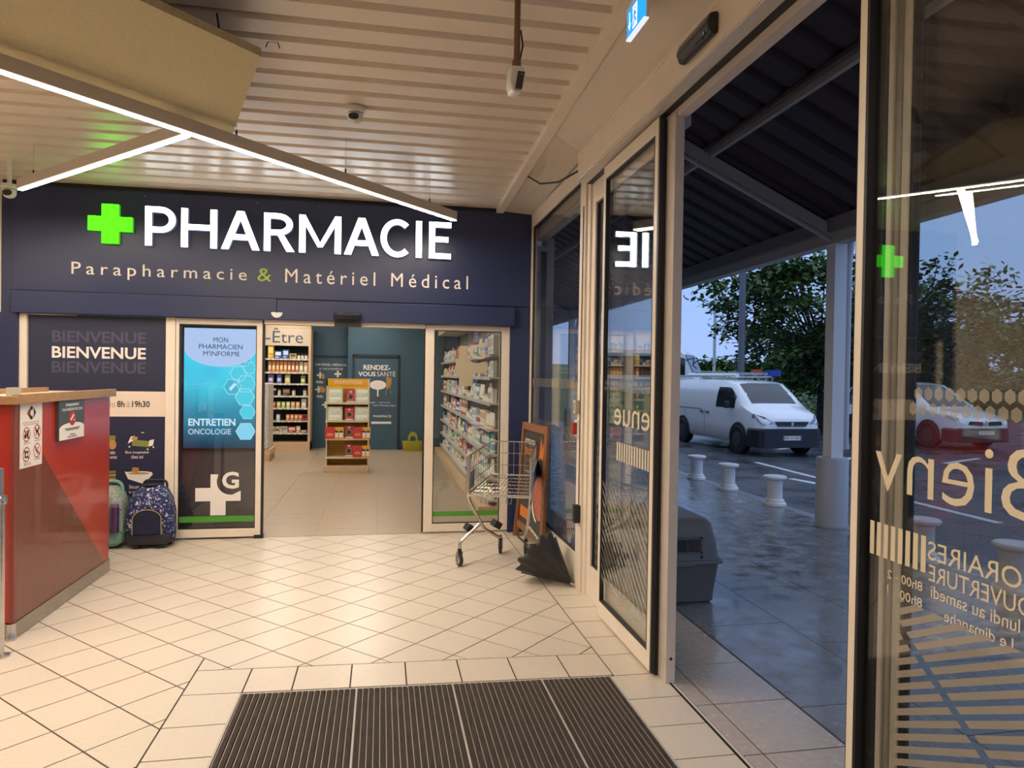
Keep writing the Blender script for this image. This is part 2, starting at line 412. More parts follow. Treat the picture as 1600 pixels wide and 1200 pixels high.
# lit sign
letw = emis('lit_white_acrylic', (.86, .95, 1.0), 6.5); letside = M('letter_return', (.62, .66, .68), .4)
sign = empty('illuminated_sign', (-.74, 7.1, 2.78), label='white illuminated PHARMACIE lettering on the navy shopfront', cat='sign')
def glyph(ch, x0, x1, z0, z1, t, yb=7.10, d=.045):
    """one channel letter built from straight and curved strokes"""
    mb = MB(); w = x1-x0; h = z1-z0; th = t*h
    def P(pts): mb.ext([(x0+a*w, yb, z0+b*h) for a, b in pts], (0, -d, 0))
    k = th/w; q = t
    def ringseg(cx, cz, rx, rz, a0, a1, n=14):
        for i in range(n):
            u0 = math.radians(a0+(a1-a0)*i/n); u1 = math.radians(a0+(a1-a0)*(i+1)/n)
            P([(cx+rx*math.cos(u0), cz+rz*math.sin(u0)), (cx+rx*math.cos(u1), cz+rz*math.sin(u1)), (cx+(rx-k)*math.cos(u1), cz+(rz-q*.9)*math.sin(u1)), (cx+(rx-k)*math.cos(u0), cz+(rz-q*.9)*math.sin(u0))])
    V_ = lambda a: P([(a, 0), (a+k, 0), (a+k, 1), (a, 1)])
    Hh = lambda b, a0, a1: P([(a0, b), (a1, b), (a1, b+q*.9), (a0, b+q*.9)])
    if ch in 'PHREI': V_(0 if ch != 'I' else (1-k)/2)
    if ch == 'H': V_(1-k); Hh(.45, k, 1-k)
    if ch == 'E': Hh(0, k, 1); Hh(.455, k, .88); Hh(1-q*.9, k, 1)
    if ch in 'PR':
        wd = 1.0 if ch == 'P' else .94; c0 = .5 if ch == 'P' else .45; lo = .34 if ch == 'P' else .42; rz = (1-lo)/2
        Hh(1-q*.9, k, c0); Hh(lo, k, c0); ringseg(c0, 1-rz, wd-c0, rz, -90, 90)
        if ch == 'R': P([(.42, lo+.04), (.42+k*1.0, lo+.04), (1.0, 0), (1.0-k*1.25, 0)])
    if ch == 'A':
        P([(0, 0), (k*1.12, 0), (.5+k*.55, 1), (.5-k*.55, 1)]); P([(1-k*1.12, 0), (1, 0), (.5+k*.55, 1), (.5-k*.55, 1)]); Hh(.25, .2, .8)
    if ch == 'M':
        V_(0); V_(1-k); P([(0, 1), (k*.95, 1), (.5+k*.38, .16), (.5-k*.38, .16)]); P([(1-k*.95, 1), (1, 1), (.5+k*.38, .16), (.5-k*.38, .16)])
    if ch == 'C': ringseg(.56, .5, .56, .515, 48, 312, 26)
    me = mb.mesh('letter', [letw, letside])
    for pl in me.polygons: pl.material_index = 0 if abs(pl.normal.y) > .7 else 1
    return link(bpy.data.objects.new('letter', me), sign)
PXL = [('P', -2.182, -1.915), ('H', -1.868, -1.55), ('A', -1.512, -1.165), ('R', -1.125, -.842), ('M', -.80, -.405), ('A', -.375, -.04), ('C', -.025, .268), ('I', .318, .384), ('E', .452, .672)]
for ch, a, b in PXL: glyph(ch, a, b, 2.785, 3.150, .162)
cross = empty('pharmacy_cross', (-2.48, 7.1, 2.78), label='green lit pharmacy cross beside the PHARMACIE lettering', cat='sign')
cr = MB(); pts = [(-.072, -.18), (.072, -.18), (.072, -.066), (.188, -.066), (.188, .066), (.072, .066), (.072, .18), (-.072, .18), (-.072, .066), (-.188, .066), (-.188, -.066), (-.072, -.066)]
cr.ext([(-2.48+a, 7.055, 2.968+b) for a, b in pts], (0, -.006, 0)); cr.build('face', emis('lit_green_acrylic', (.035, .9, .004), 5.0), cross)
cr = MB(); cr.ext([(-2.48+a*1.01, 7.1, 2.968+b*1.01) for a, b in pts], (0, -.044, 0)); cr.build('edge', M('green_return', (.12, .5, .04), .4, emit=.35, ecol=(.12, .8, .04)), cross)
sub = empty('sign_lettering', (-1, 7.1, 2.49), label='small cream lettering Parapharmacie & Matériel Médical below PHARMACIE', cat='sign')
def letters(parent, s_, o, w, h, mat, **kw):
    mb = MB(); text(mb, s_, o, UX, UZ, w, h, **kw); cur = None; grp = []
    for vs, fs_ in islands(mb.v, mb.f):
        x0 = min(p[0] for p in vs); x1 = max(p[0] for p in vs)
        if grp and x0 < grp[-1][1]-.3*(x1-x0): g = grp[-1]; k = len(g[2]); g[2].extend(vs); g[3].extend([tuple(i+k for i in q) for q in fs_]); g[1] = max(g[1], x1)
        else: grp.append([x0, x1, list(vs), list(fs_)])
    for g in grp:
        m_ = MB(); m_.v = g[2]; m_.f = g[3]; m_.m = [0]*len(g[3]); m_.build('letter', mat, parent)
csl = M('cream_sign_letter', (.86, .78, .70), .45)
letters(sub, 'Parapharmacie', (-2.82, 7.101, 2.462), 1.535, .148, csl, spacing=1.45, depth=.006)
letters(sub, '&', (-1.187, 7.101, 2.496), .128, .126, M('green_letter', (.36, .50, .05), .45), depth=.006)
letters(sub, 'Matériel Médical', (-.93, 7.101, 2.492), 1.785, .135, csl, spacing=1.45, depth=.006)
# small devices above the shop door
ms = empty('door_sensor', (-.33, 7.0, 2.14), label='black motion sensor on the navy lintel above the shop door', cat='sensor')
MB().ext([(-.463, 7.045, 2.14), (-.463, 6.985, 2.145), (-.463, 6.975, 2.19), (-.463, 7.0, 2.215), (-.463, 7.045, 2.215)], (.257, 0, 0)).build('body', blackg, ms, bev=.006)
rbox('logo_print', whiteprint, ms, -.265, -.225, 6.9785, 6.98, 2.182, 2.19)
rbox('bracket', black, ms, -.458, -.21, 7.05, 7.12, 2.078, 2.135)
dm = MB(); pr = [(.054*math.cos(a), -.054*math.sin(a)) for a in [math.pi*i/14 for i in range(15)]]
dm.ext([(-.995+a, 7.045, 2.196+b) for a, b in pr], (0, -.02, 0)); d_ = tag(dm.build('smoke_detector', white, bev=.006), 'white half round detector on the navy lintel', 'detector')
MB().lathe([(.005, 0), (.004, .003)], (-.995, 7.022, 2.188), 8, axis='y').build('lens', black, d_)

# opaque panel at the far left
pn = tag(MB().box(-3.196, -2.012, 7.15, 7.175, .06, 2.115).build('window_1', navy2), kind='structure')
rbox('mullion', beige, pn, -3.262, -3.197, 7.12, 7.2, 0, 2.126, .004)
rbox('mullion', beige, pn, -2.012, -1.928, 7.12, 7.2, 0, 2.126, .004)
rbox('bottom_rail', beige, pn, -3.197, -2.012, 7.13, 7.19, 0, .06)
yp = 7.149
t = MB(); text(t, 'BIENVENUE', (-3.0, yp, 1.722), UX, UZ, .806, .108, bold=.022); t.build('lettering', whiteprint, pn)
for z in (1.868, 1.585):
    t = MB(); text(t, 'BIENVENUE', (-3.0, yp, z), UX, UZ, .806, .108, bold=.022); t.build('ghost_lettering', navy_ghost, pn)
rbox('hours_band', creamprint, pn, -3.19, -2.014, 7.1475, 7.15, 1.18, 1.418)
blk = M('black_print', (.02, .018, .018), .6); gry = M('grey_print', (.45, .38, .33), .6)
t = MB()
text(t, 'de', (-2.53, 7.146, 1.268), UX, UZ, .075, .06, m=1); text(t, '8h', (-2.44, 7.146, 1.268), UX, UZ, .065, .06, bold=.02)
text(t, 'à', (-2.36, 7.146, 1.268), UX, UZ, .035, .06, m=1); text(t, '19h30', (-2.31, 7.146, 1.268), UX, UZ, .155, .06, bold=.02)
t.build('hours_lettering', [blk, gry], pn)
ol = M('olive_print', (.22, .24, .05), .6); oc = M('ochre_print', (.50, .25, .06), .6)
# illustrations: bed, bath, wheelchair, towels (flat print)
g = MB()
def pq(mb, pts, m=0, y=yp, dy=-.0006): mb.ext([(a, y, b) for a, b in pts], (0, dy, 0), m)
pq(g, [(-2.31, .905), (-2.15, .89), (-2.15, .945), (-2.30, .965)], 0); pq(g, [(-2.345, .925), (-2.30, .95), (-2.285, 1.0), (-2.32, .99)], 2, dy=-.0008)
pq(g, [(-2.32, .965), (-2.27, .955), (-2.255, .985), (-2.30, .995)], 1, dy=-.001); pq(g, [(-2.165, .90), (-2.125, .905), (-2.115, .965), (-2.155, .955)], 2, dy=-.0008)
for a, b in ((-2.33, .895), (-2.17, .87), (-2.12, .89)): disc(g, (a, yp-.001, b), UX, UZ, .008, .008, 10, 2)
disc(g, (-2.215, yp-.001, 1.025), UX, UZ, .014, .008, 12, 2, 0, math.pi)
pq(g, [(-2.37, .66), (-2.12, .635), (-2.175, .57), (-2.215, .545), (-2.34, .59)], 2); disc(g, (-2.245, yp-.0012, .645), UX, UZ, .12, .018, 20, 2); disc(g, (-2.245, yp-.0016, .642), UX, UZ, .095, .01, 20, 1)
pq(g, [(-2.31, .655), (-2.25, .65), (-2.245, .695), (-2.30, .70)], 1, dy=-.002)
pq(g, [(-2.52, .955), (-2.455, .95), (-2.45, 1.0), (-2.52, 1.0)], 0); disc(g, (-2.478, yp-.0012, .915), UX, UZ, .034, .046, 18, 1)
for k, z in enumerate((.585, .615, .645)): pq(g, [(-2.52, z), (-2.445, z+.004), (-2.45, z+.024), (-2.52, z+.022)], k % 2, dy=-.0012)
g.build('illustration', [ol, oc, whiteprint], pn)
t = MB()
for s_, a, b, w_ in (('Être hospitalisé', -2.365, .825, .205), ('chez soi', -2.315, .783, .105), ('ses', -2.497, .825, .042), ('ents', -2.497, .783, .058), ('Sécuri', -2.33, .498, .085), ('la m', -2.33, .455, .055)):
    text(t, s_, (a, yp, b), UX, UZ, w_, .034 if s_ not in ('ses', 'ents', 'la m') else .026, bold=.006)
t.build('caption', whiteprint, pn)

def leaf_frame(parent, x0, x1, y, top, wl, wr, bot, rail, mat=beige, d=.045):
    rbox('stile', mat, parent, x0, x0+wl, y-d/2, y+d/2, .02, top, .003)
    rbox('stile', mat, parent, x1-wr, x1, y-d/2, y+d/2, .02, top, .003)
    rbox('bottom_rail', mat, parent, x0+wl, x1-wr, y-d/2, y+d/2, .02, bot, .003)
    rbox('top_rail', mat, parent, x0+wl, x1-wr, y-d/2, y+d/2, top-rail, top, .003)
    MB().box(x0+wl, x1-wr, y-.004, y+.004, bot, top-rail).build('pane', G1, parent)
    gk = MB(); e = .008
    gk.box(x0+wl, x0+wl+e, y-.012, y+.012, bot, top-rail); gk.box(x1-wr-e, x1-wr, y-.012, y+.012, bot, top-rail)
    gk.box(x0+wl, x1-wr, y-.012, y+.012, bot, bot+e); gk.box(x0+wl, x1-wr, y-.012, y+.012, top-rail-e, top-rail); gk.build('gasket', black, parent)
grn = M('green_vinyl', (.07, .30, .03), .5)
dl = tag(empty('door_1', (-1.52, 7.15, 0)), 'left sliding leaf of the shop door with screen behind it', None, kind='structure')
leaf_frame(dl, -1.925, -1.14, 7.15, 2.122, .03, .052, .10, .055)
rbox('edge_seal', black, dl, -1.14, -1.118, 7.13, 7.17, .02, 2.122)
rbox('foot_guide', black, dl, -1.2, -1.115, 7.12, 7.18, 0, .035)
rbox('green_band', grn, dl, -1.92, -1.195, 7.1435, 7.145, .165, .222)
def plus_g(parent, cx, cz, s, y, mat, gm):
    p = MB(); q = [(-.07, -.2), (.07, -.2), (.07, -.063), (.207, -.063), (.207, .065), (.07, .065), (.07, .196), (-.07, .196), (-.07, .065), (-.207, .065), (-.207, -.063), (-.07, -.063)]
    P = [(cx+a*s, cz+b*s) for a, b in q]
    # bite a round corner out for the letter
    c0 = (cx+.115*s, cz+.125*s); R = .128*s
    arc = [(c0[0]+R*math.cos(a), c0[1]+R*math.sin(a)) for a in [math.radians(d) for d in range(158, 302, 12)]]
    P2 = [(cx-.07*s, cz-.2*s), (cx+.07*s, cz-.2*s), (cx+.07*s, cz-.063*s), (cx+.207*s, cz-.063*s), (cx+.207*s, cz+.035*s)] + arc[::-1][1:] + [(cx-.0*s, cz+.196*s), (cx-.07*s, cz+.196*s), (cx-.07*s, cz+.065*s), (cx-.207*s, cz+.065*s), (cx-.207*s, cz-.063*s), (cx-.07*s, cz-.063*s)]
    p.ext([(a, y, b) for a, b in P2], (0, -.0008, 0)); p.build('cross_decal', mat, parent)
    t = MB(); text(t, 'G', (cx+.035*s, y-.0008, cz+.055*s), UX, UZ, .155*s, .165*s, bold=.03); t.build('letter_decal', gm, parent)
plus_g(dl, -1.535, .43, 1.0, 7.1448, whiteprint, whiteprint)
# digital screen behind the leaf
scr = empty('display_screen', (-1.555, 7.3, 0), label='tall digital screen showing blue hexagons behind the shop door glass', cat='screen')
rbox('cabinet', M('aubergine_panel', lin('#3d3543'), .35), scr, -1.97, -1.16, 7.31, 7.42, 0, 2.1)
rbox('bezel', blackg, scr, -1.905, -1.20, 7.285, 7.31, .845, 2.065, .004)
sm = bpy.data.materials.new('screen_image'); sm.use_nodes = True; nt = sm.node_tree; nt.nodes.clear()
N = nt.nodes.new; o_ = N('ShaderNodeOutputMaterial'); e_ = N('ShaderNodeEmission'); tc = N('ShaderNodeTexCoord'); sx = N('ShaderNodeSeparateXYZ'); rp = N('ShaderNodeValToRGB'); ns = N('ShaderNodeTexVoronoi'); ns.inputs['Scale'].default_value = 5; ns.feature = 'SMOOTH_F1'
mx = N('ShaderNodeMixRGB'); mx.blend_type = 'OVERLAY'; mx.inputs[0].default_value = .25; mr = N('ShaderNodeMapRange'); mr.inputs[1].default_value = .86; mr.inputs[2].default_value = 2.05
nt.links.new(tc.outputs['Object'], sx.inputs[0]); nt.links.new(sx.outputs['Z'], mr.inputs[0]); nt.links.new(mr.outputs[0], rp.inputs[0]); nt.links.new(tc.outputs['Object'], ns.inputs['Vector'])
nt.links.new(rp.outputs[0], mx.inputs[1]); nt.links.new(ns.outputs['Distance'], mx.inputs[2]); nt.links.new(mx.outputs[0], e_.inputs[0]); nt.links.new(e_.outputs[0], o_.inputs[0])
e = rp.color_ramp.elements; e[0].color = (.005, .03, .07, 1); e[1].position = .8; e[1].color = (.06, .62, .88, 1); k_ = e.new(.3); k_.color = (.02, .25, .42, 1); k_ = e.new(.5); k_.color = (.05, .55, .78, 1)
e_.inputs[1].default_value = 1.25
sc = MB().quad((-1.89, 7.284, .865), (-1.218, 7.284, .865), (-1.218, 7.284, 2.04), (-1.89, 7.284, 2.04)).build('screen', sm, scr)
hx = MB(); hxo = MB()
def hexa(mb, cx, cz, r, y, hole=0, m=0, a0=0): disc(mb, (cx, y, cz), UX, UZ, r, r, 6, m, a0, a0+2*math.pi, hole)
for a, b, r, m in ((-1.385, 1.60, .075, 0), (-1.29, 1.50, .085, 0), (-1.44, 1.47, .078, 1), (-1.325, 1.37, .085, 0), (-1.24, 1.66, .06, 0), (-1.27, 1.03, .085, 2), (-1.25, 1.22, .07, 0), (-1.33, 1.73, .055, 1)):
    r_ = r*1.12; 
    if a + r_ > -1.219: a = -1.219 - r_
    hexa(hx, a, b, r_, 7.2832, 0, m); hexa(hxo, a, b, r_, 7.2826, .93)
hx.build('hexagon_print', [emis('scr_c1', (.07, .66, .9), 1.1), emis('scr_c2', (.04, .5, .74), 1.1), emis('scr_c3', (.25, .7, 1.0), 1.1)], sc)
hxo.build('hexagon_outline', emis('scr_line', (.5, .85, 1), 1.1), sc)
t = MB()
arc = [(-1.554+.336*math.cos(a), 2.039-.0-.36*math.sin(a)*.86) for a in [math.pi*i/24 for i in range(25)]]
top = [(-1.889, 2.039), (-1.889, 1.85)] + [(-1.554-.336*math.cos(a), 1.85-.185*math.sin(a)) for a in [math.pi*i/24 for i in range(25)]] + [(-1.219, 1.85), (-1.219, 2.039)]
t.add([(a, 7.2822, b) for a, b in top], [tuple(range(len(top)))]); t.build('title_arch', emis('scr_pale', (.46, .60, .95), 1.15), sc)
t = MB()
for s_, a, b, w_ in (('MON', -1.622, 1.905, .135), ('PHARMACIEN', -1.755, 1.838, .405), ("M'INFORME", -1.715, 1.77, .34)): text(t, s_, (a, 7.2815, b), UX, UZ, w_, .048, bold=.004)
t.build('title_lettering', emis('scr_navy', (.03, .05, .12), 1), sc)
t = MB(); text(t, 'ENTRETIEN', (-1.845, 7.2815, 1.085), UX, UZ, .435, .07, bold=.03); text(t, 'ONCOLOGIE', (-1.845, 7.2815, 1.0), UX, UZ, .395, .055)
pq(t, [(-1.475, 1.45), (-1.455, 1.43), (-1.405, 1.49), (-1.425, 1.51)], 0, 7.2818); t.build('caption_lettering', emis('scr_white', (.62, .82, 1), 1.15), sc)

dr = tag(empty('door_2', (.86, 7.15, 0)), 'right sliding leaf of the shop door', None, kind='structure')
leaf_frame(dr, .435, 1.302, 7.15, 2.122, .09, .085, .10, .05)
rbox('edge_seal', black, dr, .418, .435, 7.13, 7.17, .02, 2.122)
rbox('green_band', grn, dr, .525, 1.217, 7.1435, 7.145, .172, .222)
fz = M('khaki_decal', (.44, .37, .24), .6)
p_ = MB(); c0 = (.968, 1.86); R_ = .115
arc_ = [(c0[0]+R_*math.cos(math.radians(d)), c0[1]+R_*math.sin(math.radians(d))) for d in range(300, 150, -12)]
p_.ext([(a, 7.1448, b) for a, b in [(.783, 1.508), (.925, 1.508), (.925, 1.64), (1.065, 1.64), (1.065, 1.762)] + arc_ + [(.862, 1.92), (.783, 1.92), (.783, 1.79), (.745, 1.79), (.745, 1.64), (.783, 1.64)]], (0, -.0008, 0)); p_.build('cross_decal', fz, dr)
t = MB(); text(t, 'G', (.885, 7.1442, 1.785), UX, UZ, .165, .155, bold=.03); t.build('letter_decal', M('beige_decal', (.55, .47, .34), .6), dr)
t = MB()
for s_, a, b, w_, h_ in (('HORAIRES', .895, 1.115, .165, .03), ('Lun. Samedi de', .895, 1.07, .235, .024), ('8h-19h30', .9, 1.02, .14, .032)): text(t, s_, (a, 7.1448, b), UX, UZ, w_, h_, bold=.006)
t.build('hours_decal', whiteprint, dr)
hd = tag(MB().box(-1.12, .43, 7.11, 7.19, 2.085, 2.128).build('trim_3', beige), kind='structure')
# ------------------------------------------------------------------ entrance glass wall on the right
wr = tag(MB().box(1.50, 1.70, -3.6, 7.3, 3.30, 4.9).build('wall_right', M('wall_over_door', (.45, .39, .33), .6)), kind='structure')
def wframe(parent, y0, y1, z0, z1, x0, x1, w, wb=None, wt=None, mat=beige, glassm=G2, name_pane='pane', skew=0, yc=0):
    """glazed frame in the plane of the entrance wall"""
    wb = wb or w; wt = wt or w
    rbox('stile', mat, parent, x0, x1, y0, y0+w, z0, z1, .003); rbox('stile', mat, parent, x0, x1, y1-w, y1, z0, z1, .003)
    rbox('bottom_rail', mat, parent, x0, x1, y0+w, y1-w, z0, z0+wb, .003); rbox('top_rail', mat, parent, x0, x1, y0+w, y1-w, z1-wt, z1, .003)
    xm = (x0+x1)/2
    sk = lambda y: xm-.004+skew*(y-yc)      # panes hang a hair out of true in their frames
    p = MB().ext([(sk(y0+w), y0+w, z0+wb), (sk(y1-w), y1-w, z0+wb), (sk(y1-w), y1-w, z1-wt), (sk(y0+w), y0+w, z1-wt)], (.008, 0, 0)).build(name_pane, glassm, parent)
    g = MB(); e = .012
    g.box(xm-.014, xm+.014, y0+w, y0+w+e, z0+wb, z1-wt).box(xm-.014, xm+.014, y1-w-e, y1-w, z0+wb, z1-wt)
    g.box(xm-.014, xm+.014, y0+w, y1-w, z0+wb, z0+wb+e).box(xm-.014, xm+.014, y0+w, y1-w, z1-wt-e, z1-wt); g.build('gasket', black, parent)
    return xm
def stripes(parent, y0, y1, z0, z1, x, slope, pitch, w, mat=frost, n=60, cut=None):
    mb = MB()
    for k in range(-n, n):
        c = z0 + k*pitch
        P = [(y0, c), (y1, c+slope*(y1-y0)), (y1, c+slope*(y1-y0)+w), (y0, c+w)]
        P = clip_poly(P, 0, 1, z1); 
        if len(P) > 2: P = clip_poly(P, 0, -1, -z0)
        Q = [P]
        if cut and len(P) > 2:       # a slanting gap through the stripes
            (ya, za), (yb_, zb_) = cut; a_, b_ = zb_-za, ya-yb_; L_ = math.hypot(a_, b_); a_, b_ = a_/L_, b_/L_; c_ = a_*ya+b_*za
            Q = [clip_poly(P, a_, b_, c_-.012), clip_poly(P, -a_, -b_, -c_-.012)]
        for R_ in Q:
            if len(R_) > 2: mb.ext([(x, a, b) for a, b in R_], (-.0008, 0, 0))
    if mb.v: mb.build('frosted_stripes', mat, parent)
def hexrow(parent, y0, y1, z, x, r=.0165, pitch=.036, mat=frost):
    mb = MB(); k = 0; yy = y0
    while yy < y1:
        for row in (0, 1):
            cy = yy + (pitch/2 if row else 0)
            if cy + r < y1: disc(mb, (x, cy, z - row*.042), UY, UZ, r, r*1.15, 6, 0, math.pi/2, math.pi/2+2*math.pi)
        yy += pitch
    mb.build('hexagon_film', mat, parent)
# fixed pane next to the shop
w2 = tag(empty('window_2', (1.53, 6.1, 0)), 'tall fixed pane between the shopfront and the sliding door', None, kind='structure')
wframe(w2, 5.2, 7.09, .02, 3.285, 1.505, 1.56, .05, .22, .14)
stripes(w2, 5.26, 7.0, .25, 1.2, 1.527, .9, .075, .035, frost2)
rbox('film_band', frost2, w2, 1.5262, 1.5268, 5.26, 7.03, 1.52, 1.60)
# posts and second fixed pane behind the open leaf
w3 = tag(empty('window_3', (1.53, 4.3, 0)), 'fixed pane behind the open sliding leaf', None, kind='structure')
rbox('post', beige, w3, 1.485, 1.565, 5.055, 5.2, 0, 3.31, .004); rbox('post', beige, w3, 1.50, 1.57, 4.985, 5.05, 0, 3.06, .004)
wframe(w3, 3.64, 4.985, .0, 3.05, 1.515, 1.57, .085, .24, .16)
stripes(w3, 3.74, 4.88, .25, 1.15, 1.54, .75, .075, .035, frost2)
# jambs
jm = tag(MB().box(1.502, 1.556, 3.475, 3.638, 0, 3.02).build('wall_door_jamb', M('jamb_cream', (.58, .51, .44), .45, var=.05, vscale=10), bev=.004), kind='structure')
rbox('rubber_strip', black, jm, 1.488, 1.503, 3.58, 3.632, 0, 3.02)
MB().lathe([(.009, 0), (.006, .004)], (1.53, 3.4735, .13), 10, axis='y').build('screw', black, jm)
jm2 = tag(MB().box(1.555, 1.60, 1.905, 1.99, 0, 3.02).build('wall_far_jamb', MATS['jamb_cream'], bev=.004), kind='structure')
rbox('cover_strip', beige, jm2, 1.548, 1.556, 1.925, 1.965, 0, 3.0)
# header with the door gear
hdr = tag(MB().ext([(1.40, -3.6, 3.065), (1.40, 4.985, 3.065), (1.40, 4.985, 3.26), (1.40, -3.6, 3.26)], (.11, 0, 0)).build('trim_4', beige, bev=.004), kind='structure')
rbox('header_lip', beige, hdr, 1.394, 1.402, -3.6, 4.98, 3.232, 3.242)
rbox('header_soffit', M('soffit_alu', (.62, .57, .53), .3), hdr, 1.402, 1.474, -3.6, 4.97, 3.048, 3.066)
rbox('header_lip', M('bright_lip', (.8, .72, .6), .2, spec=.8), hdr, 1.393, 1.404, -3.6, 4.98, 3.056, 3.068, .002)
rbox('door_gear_slot', black, hdr, 1.474, 1.514, -3.6, 4.985, 3.042, 3.26)  # flush black plate stands in for the shade inside the door gear slot
rbox('outer_beam', M('header_grey', (.60, .53, .48), .4), hdr, 1.514, 1.572, -3.6, 3.64, 3.0, 3.3)
rbox('outer_beam', MATS['header_grey'], hdr, 1.565, 1.665, 3.64, 7.1, 3.02, 3.3)
# open sliding leaf
d3 = tag(empty('door_3', (1.475, 4.07, 0)), 'open sliding entrance leaf with frosted stripes', None, kind='structure')
xm = wframe(d3, 3.59, 4.535, .018, 3.03, 1.455, 1.485, .045, .10, .085, skew=.020, yc=3.75)
rbox('edge_seal', black, d3, 1.458, 1.482, 3.572, 3.59, .018, 3.03)
stripes(d3, 3.64, 4.49, .25, .93, xm-.0075, .8, .062, .026, frost2)
bars = MB()
for k in range(13): y = 3.66+k*.043; bars.ext([(xm-.0075, y, 1.10), (xm-.0075, y+.024, 1.10), (xm-.0075, y+.024, 1.215), (xm-.0075, y, 1.215)], (-.0008, 0, 0))
bars.build('bar_decal', decal, d3)
t = MB(); text(t, 'enue', (xm-.0075, 3.66, 1.32), UY, UZ, .60, .105); t.build('letter_decal', decal, d3)
hexrow(d3, 3.65, 4.48, 1.588, xm-.0075, mat=frost2)
# right-hand leaf, lettering reads from outside
d4 = tag(empty('door_4', (1.475, 1.4, 0)), 'right sliding entrance leaf with cream lettering seen from behind', None, kind='structure')
xm = wframe(d4, .75, 1.962, .018, 3.03, 1.455, 1.485, .032, .10, .085, skew=.0125, yc=1.15)
rbox('edge_seal', black, d4, 1.456, 1.484, 1.962, 1.9645, .018, 3.03)
rbox('inner_seal', black, d4, 1.4865, 1.497, 1.882, 1.93, .118, 2.945)
xd = xm-.0052
hexrow(d4, .80, 1.75, 1.588, xd)
t = MB(); text(t, 'Bienv', (xd, 1.31, 1.30), UY, UZ, .555, .17, bold=-.006); t.build('letter_decal', decal, d4)
bars = MB()
for k in range(8): y = 1.66+k*.029; bars.ext([(xd, y, 1.10), (xd, y+.0175, 1.10), (xd, y+.0175, 1.20), (xd, y, 1.20)], (-.0008, 0, 0))
bars.build('bar_decal', decal, d4)
t = MB()
text(t, 'HORAIRES', (xd, 1.318, 1.14), UY, UZ, .336, .05); text(t, "D'OUVERTURE", (xd, 1.287, 1.083), UY, UZ, .362, .046)
text(t, 'Du lundi au samedi', (xd, 1.305, 1.04), UY, UZ, .335, .033, bold=.004); text(t, 'Le dimanche', (xd, 1.388, .992), UY, UZ, .205, .03, bold=.004)
text(t, '8h00 - 2', (xd, 1.67, 1.045), UY, UZ, .135, .026, bold=.004); text(t, '8h00 - 1', (xd, 1.67, 1.0), UY, UZ, .135, .026, bold=.004)
t.build('hours_decal', decal, d4)
stripes(d4, .80, 1.76, .16, 1.0, xd, -.49, .036, .020, cut=((1.70, .88), (1.40, .66)))
w4 = tag(empty('window_4', (1.53, .5, 0)), 'fixed pane behind the right leaf', None, kind='structure')
wframe(w4, -3.5, 1.90, .0, 3.02, 1.56, 1.60, .03, .14, .12)
# sill outside the door, threshold rail
sl = tag(MB().box(1.56, 2.06, -3.6, 7.3, -.12, -.004).build('floor_sill', slate_j), kind='structure')
for k in range(22):
    y0 = 6.45 - k*.462
    if y0 < 1.5: break
    tile([(1.55, y0), (1.647, y0), (1.647, y0+.462), (1.55, y0+.462)], stone_w, sl, 'sill_tile')
    tile([(1.647, y0), (2.052, y0), (2.052, y0+.462), (1.647, y0+.462)], stone_w, sl, 'sill_tile')
th = tag(MB().box(1.529, 1.535, -3.6, 3.64, -.01, .002).build('trim_5', black), kind='structure'); rbox('track_rail', stone_b, th, 1.536, 1.549, -3.6, 3.64, -.01, .001)

# small fittings on the entrance wall
o = empty('alarm_button', (1.475, 5.2, 1.17), label='small red emergency button on the cream door post', cat='button')
rbox('box', M('alarm_red', (.36, .02, .015), .35), o, 1.44, 1.486, 5.14, 5.20, 1.18, 1.27, .005); rbox('plate', white, o, 1.47, 1.487, 5.12, 5.215, 1.165, 1.29)
o = empty('door_switch', (1.475, 5.2, 1.35), label='beige switch box above the red button on the door post', cat='switch')
rbox('box', M('beige_plastic', (.5, .44, .34), .5), o, 1.45, 1.486, 5.13, 5.19, 1.34, 1.44, .004); rbox('rocker', M('beige_plastic2', (.42, .37, .28), .4), o, 1.446, 1.451, 5.145, 5.175, 1.36, 1.42)
o = empty('cable_box', (1.47, 5.08, .5), label='black plug box hanging on a thin wire beside the door post', cat='plug')
MB().tube([(1.478, 5.085, 2.9), (1.477, 5.09, 1.9), (1.476, 5.085, .66)], .004, 6).build('wire', black, o); rbox('block', black, o, 1.435, 1.482, 5.055, 5.115, .52, .655, .006)
o = tag(MB().tube([(1.21, 5.95, 3.355), (1.28, 5.7, 3.22), (1.36, 5.4, 3.16), (1.43, 5.15, 3.17), (1.49, 5.06, 3.2)], .008, 8).build('loose_cable', black, smooth=True), 'black loose cable sagging from the ceiling trim to the door post', 'cable')
o = empty('door_radar', (1.37, 2.96, 3.1), label='black door radar sensor on the cream entrance header', cat='sensor')
MB().ext([(1.40, 2.80, 3.10), (1.40, 2.80, 3.20), (1.362, 2.80, 3.19), (1.345, 2.80, 3.145), (1.362, 2.80, 3.10)], (0, .33, 0)).build('body', blackg, o, bev=.012, seg=3)
MB().lathe([(.008, 0), (.005, .003)], (1.352, 2.85, 3.118), 10, axis='x').build('lens', M('grey_lens', (.4, .42, .45), .2), o)
rbox('visor', M('dark_visor', (.02, .018, .05), .1), o, 1.357, 1.364, 2.87, 3.08, 3.102, 3.13)
